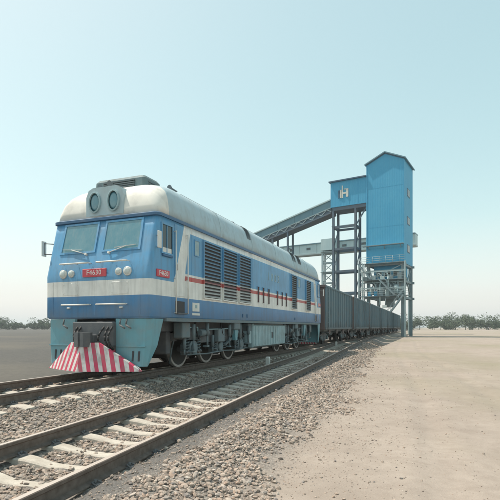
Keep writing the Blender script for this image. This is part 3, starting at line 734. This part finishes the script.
        for y in (-1.9, -.2, 1.5):
            m = MB(); m.tube([(sg*1.42, yc+y, 1.30), (sg*1.46, yc+y+.05, 1.0), (sg*1.42, yc+y+.25, .82), (sg*1.36, yc+y+.42, .95)], .022, 6); m.build('cable', M['rubber'], o)
        # traction rods
        m = MB(); m.bar((sg*1.34, yc+.3*flip, .58), (sg*1.36, yc+1.3*flip, 1.0), .07); m.build('traction_rod', M['under2'], o)
    return o
loco_bogie(4.40, 1); loco_bogie(L-4.40, -1)
# fuel tank with ribbed battery boxes, reservoirs, small cabinets
ft = MB(); ft.loft([[(x, y, z) for x, z in [(-1.25, .34), (1.25, .34), (1.42, .52), (1.42, 1.30), (-1.42, 1.30), (-1.42, .52)]] for y in (7.1, 10.88)], caps=True); tank = ft.build('fuel_tank', M['under2'], loco)
for sg in (1, -1):
    for y0, y1 in ((7.0, 9.12), (9.16, 10.95)):
        a, c = sorted((sg*1.38, sg*1.50)); bx_ = MB().box(a, c, y0, y1, .42, 1.24, .02).build('battery_door', M['boxpale'], loco)
        n = 6
        for k in range(n):
            yy = y0+(y1-y0)*(k+.5)/n; a, c = sorted((sg*1.49, sg*1.525)); MB().box(a, c, yy-.035, yy+.035, .47, 1.20, .01).build('rib', M['boxpale'], bx_)
    a, c = sorted((sg*1.5, sg*1.56)); MB().box(a, c, 9.0, 9.09, .72, .96, .01).build('latch', M['under'], loco)
    a, c = sorted((sg*1.2, sg*1.48)); MB().box(a, c, 6.52, 6.78, .55, 1.02, .015).build('cabinet', M['boxpale'], loco)
    m = MB(); m.lathe([(.05, 0), (.17, .06), (.19, .12), (.19, 1.0), (.17, 1.06), (.05, 1.12)], (sg*1.2, 11.05, .98), 'y', 14); m.build('air_reservoir', M['under2'], loco)
    a, c = sorted((sg*1.3, sg*1.5)); MB().box(a, c, 6.86, 6.95, .4, 1.3, .01).build('bracket', M['boxpale'], loco)

# ------------------------------------------------------------------ gondola wagons
def wagon_bogie(root, yc):
    b = MB()
    for sg in (1, -1):
        a, c = sorted((sg*.95, sg*1.08)); b.prism([(yc+y, z) for y, z in [(-1.1, .50), (-1.1, .64), (-.8, .70), (-.5, .78), (.5, .78), (.8, .70), (1.1, .64), (1.1, .50), (.8, .44), (.45, .26), (-.45, .26), (-.8, .44)]], 'x', a, c)
    b.box(-1.0, 1.0, yc-.18, yc+.18, .5, .8)
    o = b.build('bogie', M['under'], root)
    for k in (-.9, .9):
        MB().cyl((-.9, yc+k, .42), (.9, yc+k, .42), .07, 8).build('axle', M['under'], o)
        for sg in (1, -1):
            w_ = link_mesh('wheel', WM, o, (sg*.7525, yc+k, .42)); w_.scale = (1, .8, .8); w_.rotation_euler.z = math.pi if sg > 0 else 0
            MB().lathe([(.13, 0), (.13, sg*.1), (.08, sg*.12)], (sg*1.05, yc+k, .46), 'x', 10).build('axle_box', M['under2'], o)
    for sg in (1, -1):
        for dy in (-.12, .12): coil((sg*1.02, yc+dy), .08, .34, .56, 3, .02).build('spring', M['under2'], o)
WL = 10.6; WT = 3.82
def make_wagon():
    root = empty('gondola_wagon', (LX, 28.3, 0))
    m = MB(); hw = 1.52                                            # open tub: outside, rim, inside
    def lp(h, y0, y1, z): return [(-h, y0, z), (h, y0, z), (h, y1, z), (-h, y1, z)]
    m.loft([lp(hw-.12, .12, WL-.12, .88), lp(hw, .04, WL-.04, 1.12), lp(hw, 0, WL, WT), lp(hw-.06, .06, WL-.06, WT), lp(hw-.06, .06, WL-.06, 1.2)], caps=True)
    body = m.build('tub', M['wagon'], root)
    # coal heap below the rim
    m = MB(); gx = np.linspace(-hw+.065, hw-.065, 9); gy = np.linspace(.07, WL-.07, 30); vs = []
    for yy in gy:
        for xx in gx: vs.append((xx, yy, 3.35+.22*math.cos(xx*1.0)+.12*math.sin(yy*2.1+xx)+random.uniform(-.06, .06)))
    m.add(vs, [(i*9+j, i*9+j+1, (i+1)*9+j+1, (i+1)*9+j) for i in range(29) for j in range(8)]); m.build('coal_load', M['coal'], root)
    for sg in (1, -1):
        a, c = sorted((sg*(hw-.02), sg*(hw+.075)))
        MB().box(a, c, -.02, WL+.02, WT-.10, WT+.03, .02).build('top_rail', M['wagon'], root)
        MB().box(a, c, .0, WL, 1.0, 1.14, .02).build('side_sill', M['wagon'], root)
        n = 13
        for k in range(n):
            yy = .12+(WL-.24)*k/(n-1); m = MB()
            m.prism([(sg*(hw-.01), yy-.10), (sg*(hw+.085), yy-.06), (sg*(hw+.085), yy+.06), (sg*(hw-.01), yy+.10)], 'z', 1.14, WT-.10); m.build('side_post', M['wagon'], root)
        for yy in np.linspace(1.5, WL-1.5, 4): MB().box(*sorted((sg*(hw-.02), sg*(hw+.02))), yy-.22, yy+.22, .70, .98, .01).build('door_latch_plate', M['wagonend'], root)
        for y0 in (.28, WL-.62):                                   # ladders
            m = MB()
            for yy in (y0, y0+.34): m.tube([(sg*(hw+.13), yy, .75), (sg*(hw+.13), yy, WT-.1)], .014, 5)
            for z in np.arange(.8, WT-.1, .33): m.tube([(sg*(hw+.13), y0, z), (sg*(hw+.13), y0+.34, z)], .012, 5)
            m.build('ladder', M['wagon'], root)
    for e in (0, 1):
        y = -.045 if e == 0 else WL+.045; s = -1 if e == 0 else 1
        a, c = sorted((y, y-s*.06)); MB().box(-hw, hw, a, c, 1.0, WT, .01).build('end_wall', M['wagonend'], root)
        for x in (-1.15, -.4, .4, 1.15):
            a, c = sorted((y, y+s*.09)); MB().box(x-.06, x+.06, a, c, 1.0, WT-.06, .01).build('end_post', M['wagonend'], root)
        a, c = sorted((y, y+s*.08)); MB().box(-hw-.06, hw+.06, a, c, WT-.12, WT+.03, .01).build('end_rail', M['wagonend'], root)
        a, c = sorted((y, y+s*.5)); MB().box(-.15, .15, a, c, .78, 1.0, .03).build('coupler', M['under'], root)
        m = MB(); m.lathe([(.02, 0), (.2, .0), (.2, .02), (.02, .02)], (-.9, y+s*.12, 1.6), 'y', 14); m.build('hand_brake_wheel', M['wagonend'], root)
    MB().box(-.25, .25, .3, WL-.3, .74, 1.0).build('centre_sill', M['under'], root)
    MB().cyl((.75, 4.4, .72), (.75, 5.5, .72), .18, 12).build('air_reservoir', M['under2'], root)
    m = MB(); m.tube([(1.2, .4, .80), (1.2, WL-.4, .80)], .02, 5); m.build('brake_pipe', M['under2'], root)
    wagon_bogie(root, 1.7); wagon_bogie(root, WL-1.7)
    return root
wg = make_wagon()
wl = ['first dark ribbed gondola wagon, coupled directly behind the blue locomotive', 'second dark ribbed gondola wagon behind the locomotive', 'third dark ribbed gondola wagon behind the locomotive', 'fourth dark gondola wagon, about to pass under the loading tower', 'fifth dark gondola wagon, standing under the loading tower', 'sixth dark gondola wagon, just past the loading tower', 'farthest dark gondola wagon beyond the loading tower']
for i, lb in enumerate(wl):
    o = wg if i == 0 else copy_tree(wg)
    o.location = (LX, 28.3+12.0*i, 0); tag(o, lb, 'wagon', 'gondola wagons of the coal train')

# ------------------------------------------------------------------ coal loading station
CO = Vector((-7.08, 82.96, -.5)); CR = R(-10)
def croot(name): return empty(name, CO, CR)
def truss_leg(m, p, z0, z1, wd=.34):                               # H-section column
    x, y = p
    m.box(x-wd/2, x+wd/2, y-wd/2, y-wd/2+.05, z0, z1); m.box(x-wd/2, x+wd/2, y+wd/2-.05, y+wd/2, z0, z1); m.box(x-.03, x+.03, y-wd/2+.05, y+wd/2-.05, z0, z1); return m
tw = croot('loading_tower'); tag(tw, 'tall blue clad loading tower with gable roof above the wagons', 'tower')
hx, dy = 3.25, 7.0; ZB, ZE, ZR = 12.9, 31.0, 32.5
m = MB(); m.prism([(-hx, ZB), (hx, ZB), (hx, ZE), (0, ZR), (-hx, ZE)], 'y', 0, dy); m.build('wall', M['clad'], tw)
m = MB()
for sg in (1, -1): m.prism([(0, ZR+.02), (sg*(hx+.35), ZE-.14), (sg*(hx+.35), ZE+.06), (0, ZR+.22)], 'y', -.35, dy+.35)
m.build('roof', M['gallery'], tw)
m = MB()
for sg in (1, -1):
    m.bar((sg*.02, -.06, ZR-.06), (sg*(hx+.1), -.06, ZE-.1), .16, .10, (0, 1, 0))
m.build('gable_trim', M['bluetrim'], tw)
for z in (19.5, 26.5):
    for sg in (-1, 1):
        f = MB().box(sg*1.5-.01 if sg < 0 else 1.5, sg*1.5+1.0 if sg < 0 else 2.5, -.03, .0, z, z+.03).build('sheet_joint', M['clad'], tw) if False else None
    MB().box(-hx-.01, hx+.01, -.012, .02, z-.02, z+.02).build('sheet_joint', M['clad'], tw)
for sg in (-1, 1): MB().box(sg*hx-.08, sg*hx+.08, -.05, .10, ZB, ZE-.05).build('corner_trim', M['clad'], tw)
for z in (15.0, 20.0, 25.0):                                       # windows on the right flank
    f = MB().box(hx-.01, hx+.05, 2.4, 4.4, z, z+1.4).build('window', M['bluetrim'], tw); MB().box(hx+.02, hx+.06, 2.55, 4.25, z+.12, z+1.28).build('pane', M['glassd'], f)
for x in (-3.0, 3.0):
    for y in (.25, 6.7): truss_leg(MB(), (x, y), 0, ZB, .5).build('leg', M['gantry'], tw)
for x in (-3.0, 3.0):
    m = MB(); m.bar((x, .25, 6.9), (x, 6.7, 12.6), .18); m.bar((x, .25, 12.6), (x, 6.7, 6.9), .18); m.build('brace', M['gantry'], tw)
for z in (6.9, 9.8, 12.75):
    for y in (.2, 6.75): MB().box(-3.6, 3.6, y-.15, y+.15, z-.2, z+.2).build('beam', M['gantry'], tw)
    for x in (-3.0, 3.0): MB().box(x-.15, x+.15, .35, 6.6, z-.2, z+.2).build('beam', M['gantry'], tw)
MB().box(-2.3, 2.6, 1.2, 5.8, 9.7, 12.89).build('control_room', M['clad'], tw)
for x in (-1.9, -.4, 1.1):
    f = MB().box(x, x+1.1, 1.14, 1.22, 10.7, 11.7).build('window', M['cladpale'], tw); MB().box(x+.1, x+1.0, 1.12, 1.16, 10.8, 11.6).build('pane', M['glassd'], f)
m = MB(); m.loft([[(sx*a, 3.5+sy*b, z) for sx, sy in ((-1, -1), (1, -1), (1, 1), (-1, 1))] for a, b, z in ((2.0, 2.0, 9.9), (2.0, 2.0, 8.6), (.7, .7, 6.3), (.7, .7, 5.3))], caps=True); m.build('hopper', M['gantry'], tw)
def platform(z, x0, x1, y0, y1):
    d = MB().box(x0, x1, y0, y1, z-.1, z).build('platform', M['gantry'], tw)
    pp = [(x, y0) for x in np.arange(x0, x1+.1, 1.15)]
    m = MB()
    for x, y in pp: m.cyl((x, y, z), (x, y, z+1.1), .035, 5)
    for h in (.4, .75, 1.1): m.tube([(x0, y0, z+h), (x1, y0, z+h)], .03, 5)
    for h in (.55, 1.1): m.tube([(x0, y0, z+h), (x0, y1, z+h)], .03, 5)
    m.build('railing', M['steelpale'], d)
platform(7.15, -4.4, 4.2, -1.4, 0); platform(10.05, -4.4, 3.8, -1.2, 0); platform(13.0, -4.2, 3.6, -1.0, -.06)
for x in (-4.3, -3.6, 3.7): truss_leg(MB(), (x, -1.25), 0, 13, .22).build('leg', M['steelpale'], tw)
rr = random.Random(4)
for k in range(9):                                                # pipes and ducts
    x = -3.4+.85*k+rr.uniform(-.2, .2); z0 = rr.choice((5.6, 7.2, 8.3)); z1 = rr.choice((9.9, 11.4, 12.5)); y = rr.uniform(-.8, -.1)
    m = MB(); m.tube([(x, y, z0), (x, y, z1-.8), (x+rr.uniform(-.8, .8), y+.2, z1)], rr.uniform(.06, .16), 8); m.build('pipe', M[rr.choice(('steelpale', 'gantry', 'cladpale', 'gantry'))], tw)
for x, z in ((-2.2, 8.6), (.6, 8.2), (2.1, 8.8)):
    m = MB(); m.lathe([(.1, 0), (.45, .1), (.5, .3), (.5, 1.2), (.3, 1.5), (.1, 1.55)], (x, -.6, z-1.3), 'z', 14); m.build('dust_filter', M['steelpale'], tw)
def stair(p0, p1, wd):
    p0 = Vector(p0); p1 = Vector(p1); m = MB()
    for dy_ in (0, wd): m.bar(p0+Vector((0, dy_, 0)), p1+Vector((0, dy_, 0)), .06, .22)
    for dy_ in (0, wd): m.tube([p0+Vector((0, dy_, 1.0)), p1+Vector((0, dy_, 1.0))], .03, 5)
    n = 12
    for k in range(n+1):
        q = p0.lerp(p1, k/n); m.box(q.x-.12, q.x+.12, q.y, q.y+wd, q.z-.02, q.z+.02)
        if k % 3 == 0: m.cyl(q, q+Vector((0, 0, 1.0)), .025, 5)
    m.build('stair', M['gantry'], tw)
stair((-4.3, -2.0, 12.9), (-2.0, -2.0, 10.05), .7); stair((-.6, -2.2, 10.05), (2.2, -2.2, 7.15), .7); stair((3.6, -2.2, 7.15), (.8, -2.2, 3.4), .7)
for z in (8.5, 11.4): MB().box(-4.3, 3.9, -1.32, -1.18, z-.1, z+.1).build('beam', M['steelpale'], tw)
for x0, x1, z0, z1 in ((-4.3, -3.6, 7.2, 10.0), (-3.6, -4.3, 10.1, 13.0), (-3.0, -1.2, 7.0, 9.7), (3.0, 1.2, 7.0, 9.7), (-3.0, 3.0, 10.0, 12.6)): MB().bar((x0, -.05 if abs(x0) == 3 else -1.25, z0), (x1, -.05 if abs(x0) == 3 else -1.25, z1), .12).build('brace', M['steelpale'], tw)
for k in range(6):
    x = -2.7+1.05*k; MB().box(x, x+.55, -1.15, -.6, 7.15+.0, 7.15+rr.uniform(.5, 1.3), .03).build('equipment_cabinet', M[rr.choice(('steelpale', 'gantry', 'clad', 'cladpale'))], tw)
for k in range(5):
    x = -3.6+1.5*k; MB().box(x, x+.7, -1.0, -.5, 10.05, 10.05+rr.uniform(.5, 1.2), .03).build('equipment_cabinet', M[rr.choice(('steelpale', 'gantry', 'cladpale'))], tw)
for z, y in ((8.0, -.35), (8.25, -.45), (11.7, -.3), (9.55, -.5)): MB().tube([(-4.2, y, z), (3.6, y, z)], .07, 7).build('pipe', M['steelpale'], tw)
m = MB(); m.box(-3.9, 3.3, -.75, -.05, 16.1, 16.22); m.build('cable_tray', M['gantry'], tw)
for x in (-2.8, 0, 2.8): MB().bar((x, -.02, 15.5), (x, -.7, 16.1), .08).build('tray_bracket', M['gantry'], tw)
def floodlight(x, y, z):
    r = croot('floodlight'); 
    m = MB(); m.loft([[(x+sx*a, y+t, z+sz*b) for sx, sz in ((-1, -1), (1, -1), (1, 1), (-1, 1))] for a, b, t in ((.38, .26, -.3), (.26, .16, 0.))], caps=True); m.build('housing', M['trim'], r)
    MB().bar((x, y-.1, z), (x, -1.25, z+1.6), .06).build('bracket', M['gantry'], r); MB().box(x-.34, x+.34, y-.315, y-.302, z-.22, z+.22).build('lens', M['lens'], r); return r
tag(floodlight(.45, -1.7, 5.2), 'white floodlight hanging low under the loading tower platform', 'lamp')
tag(floodlight(-3.2, -1.7, 11.6), 'white floodlight high on the left end of the platforms', 'lamp')

hh = croot('conveyor_head_house'); tag(hh, 'blue conveyor head house with white emblem on steel trestle', 'building')
HX0, HX1, HD = -10.2, -3.34, 3.6
m = MB(); m.box(HX0, HX1, .05, HD, 24.35, 28.9); m.build('wall', M['clad'], hh)
m = MB(); m.prism([(HX0-.3, 28.9), (HX1, 28.9), (HX1, 29.12), (HX0-.3, 29.12)], 'y', -.3, HD+.3); m.build('roof', M['bluetrim'], hh)
MB().box(HX0-.03, HX1, .02, HD+.03, 24.2, 24.36).build('floor_trim', M['clad'], hh)
MB().box(HX0+.3, HX1, .15, HD-.1, 23.55, 24.2).build('floor_frame', M['steelblue'], hh)
for x in (-8.4, -6.6, -4.9): MB().box(x-.03, x+.03, .025, .06, 24.4, 28.85).build('sheet_joint', M['clad'], hh)
# emblem: two pale strokes and a P-shaped block under a small peak
em = MB()
for a in ((-8.30, -8.02, 25.75, 27.25), (-7.96, -7.72, 25.70, 28.0), (-7.72, -7.14, 26.42, 26.72), (-7.14, -6.72, 25.8, 27.35), (-7.5, -7.14, 27.2, 27.36)): em.box(a[0], a[1], -.06, .06, a[2], a[3])
em.build('emblem', M['emblem'], hh)
MB().box(-8.66, -8.38, -.02, .06, 25.75, 27.2).build('emblem_shade', M['bluetrim'], hh)
cols = [(-9.75, .35), (-9.75, 2.9), (-5.45, .35), (-5.45, 2.9)]
for p in cols: truss_leg(MB(), p, 0, 23.55, .40).build('leg', M['steelblue'], hh)
for z in (20.4, 16.3, 12.1, 8.0):
    for y in (.35, 2.9):
        MB().box(-9.5, -5.7, y-.15, y+.15, z-.2, z+.2).build('beam', M['steelblue'], hh)
    for x in (-9.75, -5.45): MB().box(x-.13, x+.13, .6, 2.65, z-.18, z+.18).build('beam', M['steelblue'], hh)
for z0, z1 in ((16.5, 20.2), (12.3, 16.1), (8.2, 11.9), (.2, 7.8)):
    for x in (-9.75, -5.45): MB().bar((x, .4, z0), (x, 2.85, z1), .14).build('brace', M['steelblue'], hh)
MB().bar((-5.3, .35, 20.6), (-3.4, .35, 23.5), .2).build('brace', M['steelblue'], hh)
m = MB(); m.bar((-10.0, .0, 20.6), (-5.2, .0, 20.6), .06, .06); m.build('rail', M['steelblue'], hh)

ga = croot('conveyor_gallery'); tag(ga, 'inclined conveyor gallery climbing from behind the locomotive to the head house', 'conveyor')
def gp(t): return (-10.2-t, 26.0-.268*t)                           # centre-top of gallery along its run (local x, z)
T1 = 62
def gseg(t0, t1, y0, y1, z0, z1):
    m = MB(); (xa, za), (xb, zb) = gp(t0), gp(t1)
    m.loft([[(xa, y0, za+z0), (xa, y1, za+z0), (xa, y1, za+z1), (xa, y0, za+z1)], [(xb, y0, zb+z0), (xb, y1, zb+z0), (xb, y1, zb+z1), (xb, y0, zb+z1)]], caps=True); return m
for k in range(16):
    t0, t1 = T1*k/16, T1*(k+1)/16
    gseg(t0+.02, t1-.02, .5, 3.0, -1.55, -.25).build('side_panel', M['gallery'], ga)
gseg(-.1, T1, .25, 3.25, -.25, -.02).build('roof', M['cladpale'], ga)
gseg(0, T1, .4, 3.1, -2.75, -2.45).build('bottom_chord', M['steelblue'], ga)
gseg(0, T1, .45, .56, -1.75, -1.56).build('top_chord', M['steelpale'], ga)
gseg(0, T1, .6, 2.9, -2.44, -1.56).build('conveyor_belt', M['steelblue'], ga)
for k in range(31):
    t = 2*k; m = MB(); (xa, za), (xb, zb) = gp(t), gp(t+1)
    m.bar((xa, .45, za-2.45), (xb, .45, zb-1.7), .10); (xc, zc) = gp(t+2); m.bar((xb, .45, zb-1.7), (xc, .45, zc-2.45), .10); m.build('lattice', M['steelpale'], ga)
for t in (9.3, 12.8, 25, 28.5, 42, 45):
    x, z = gp(t)
    b = MB(); 
    for y in (.6, 2.9): truss_leg(MB(), (x, y), 0, z-2.7, .32).build('support_leg', M['steelblue'], ga)
    for q in np.arange(4, z-4, 4.5): MB().box(x-.09, x+.09, .6, 2.9, q-.1, q+.1).build('support_beam', M['steelblue'], ga)

# second, level gallery farther off on a pale lattice tower
g2 = croot('conveyor_gallery'); tag(g2, 'pale level conveyor gallery running behind the steel trestle', 'conveyor')
for k in range(13):
    x0 = -66+5*k; MB().box(x0+.03, x0+4.97, 30.5, 33.3, 21.3, 23.75).build('side_panel', M['cladpale'], g2)
    f = MB().box(x0+2.0, x0+3.2, 30.44, 30.52, 22.3, 22.9).build('window', M['gallery'], g2); MB().box(x0+2.1, x0+3.1, 30.41, 30.47, 22.36, 22.84).build('pane', M['glassd'], f)
MB().box(-66, -1, 30.2, 33.6, 23.75, 23.95).build('roof', M['gallery'], g2)
MB().box(-66, -1, 30.35, 33.4, 20.95, 21.3).build('floor_frame', M['steelpale'], g2)
for x in (-60, -44, -2.5):
    for y in (30.7, 33.1): truss_leg(MB(), (x, y), 0, 20.95, .4).build('support_leg', M['steelpale'], g2)
lt = croot('lattice_tower'); tag(lt, 'pale steel lattice tower carrying the level gallery', 'tower')
LXA, LXB, LYA, LYB = -23.6, -20.4, 28.6, 30.3
for x in (LXA, LXB):
    for y in (LYA, LYB): truss_leg(MB(), (x, y), 0, 23.2, .42).build('leg', M['steelpale'], lt)
for k in range(8):
    z = 2.6*(k+1)
    for y in (LYA, LYB): MB().box(LXA, LXB, y-.12, y+.12, z-.14, z+.14).build('beam', M['steelpale'], lt)
    MB().bar((LXA, LYA, z-2.5), (LXB, LYA, z), .17).build('brace', M['steelpale'], lt)
    MB().bar((LXB, LYA, z-2.5), (LXA, LYA, z), .17).build('brace', M['steelpale'], lt)
    if k % 2: MB().box(LXA-.4, LXB+.4, LYA-.5, LYB+.2, z+.15, z+.25).build('platform', M['steelpale'], lt)
MB().box(LXA-.3, LXB+.3, LYA-.4, LYB+.15, 21.4, 24.3).build('cabin', M['cladpale'], lt)

# ------------------------------------------------------------------ marker posts beside the tracks
def post(x, y, h, label):
    z = float(ground_z(np.array([x]), np.array([y]))[0]); r = empty('marker_post', (x, y, z)); tag(r, label, 'post')
    m = MB(); m.loft([[(a*sx, a*sy, zz) for sx, sy in ((-1, -1), (1, -1), (1, 1), (-1, 1))] for a, zz in ((.07, -.1), (.07, h-.05), (.05, h))], caps=True); m.build('stake', M['trim'], r)
    MB().loft([[(a*sx, a*sy, zz) for sx, sy in ((-1, -1), (1, -1), (1, 1), (-1, 1))] for a, zz in ((.085, -.1), (.085, .03), (.073, .05))], caps=True).build('footing', M['sleeper'], r)
post(-5.95, 17.0, .40, 'short white marker post between the tracks beside the locomotive fuel tank')
post(-6.35, 33.5, .38, 'short white marker post beside the first gondola wagon')

# ------------------------------------------------------------------ far trees on the horizon (one mass of foliage)
def leaf_mat():
    t = NT('far_foliage'); g = t.n('ShaderNodeNewGeometry'); k = t.mix(g.outputs['Random Per Island'], (.07, .10, .06), (.13, .16, .10)); return t.out(k, .9)
def wood(name, x0, y0, x1, y1, n, hmin, hmax, label):
    V = []
    for k in range(n):
        t = (k+rng.random())/n; cx = x0+(x1-x0)*t+rng.normal()*4; cy = y0+(y1-y0)*t+rng.normal()*9; h = (hmin+(hmax-hmin)*rng.random()**2.2)*(.55+.9*float(vnoise(np.array([t*23.]), np.array([.5]))[0]))
        for q in range(5):                                          # several lobes of leaves per tree
            cnt = 150; lc = np.array([cx, cy, h*.45])+rng.normal(size=3)*np.array([h*.30, h*.30, h*.16]); lr = h*(.16+.16*rng.random())
            u = rng.normal(size=(cnt, 3)); u /= np.linalg.norm(u, axis=1)[:, None]; c = lc+u*lr*(.5+.65*rng.random((cnt, 1)))*np.array([1.2, 1.2, 1])
            c[:, 2] = np.maximum(c[:, 2], -.3)
            a = rng.normal(size=(cnt, 3))*.14; b = rng.normal(size=(cnt, 3))*.14
            V.append(np.stack([c-a-b, c+a-b, c+a+b, c-a+b], 1).reshape(-1, 3))
        V.append(np.array([[cx-.12, cy, -.6], [cx+.12, cy, -.6], [cx+.07, cy, h*.6], [cx-.07, cy, h*.6]]))
    V = np.concatenate(V); F = np.arange(len(V)).reshape(-1, 4)
    o = link_mesh(name, npmesh(name, V, F, 4, M['leaf'])); tag(o, label, 'trees', kind='stuff'); return o
M['leaf'] = leaf_mat()
wood('far_wood', -360, 200, 90, 330, 260, 4, 11, 'low belt of distant green trees along the horizon')

# ------------------------------------------------------------------ thin dusty air
hzb = MB().box(-2600, 2600, -200, 4100, -1.7, 36).build('haze', None); tag(hzb, 'thin pale dusty air over the yard', 'haze', kind='stuff')
hm = bpy.data.materials.new('dusty_air'); hm.use_nodes = True; hm.node_tree.nodes.clear()
pv = hm.node_tree.nodes.new('ShaderNodeVolumePrincipled'); pv.inputs['Color'].default_value = (.86, .93, .96, 1); pv.inputs['Density'].default_value = .00045; pv.inputs['Anisotropy'].default_value = .2
ho = hm.node_tree.nodes.new('ShaderNodeOutputMaterial'); hm.node_tree.links.new(pv.outputs[0], ho.inputs['Volume']); hzb.data.materials.append(hm)
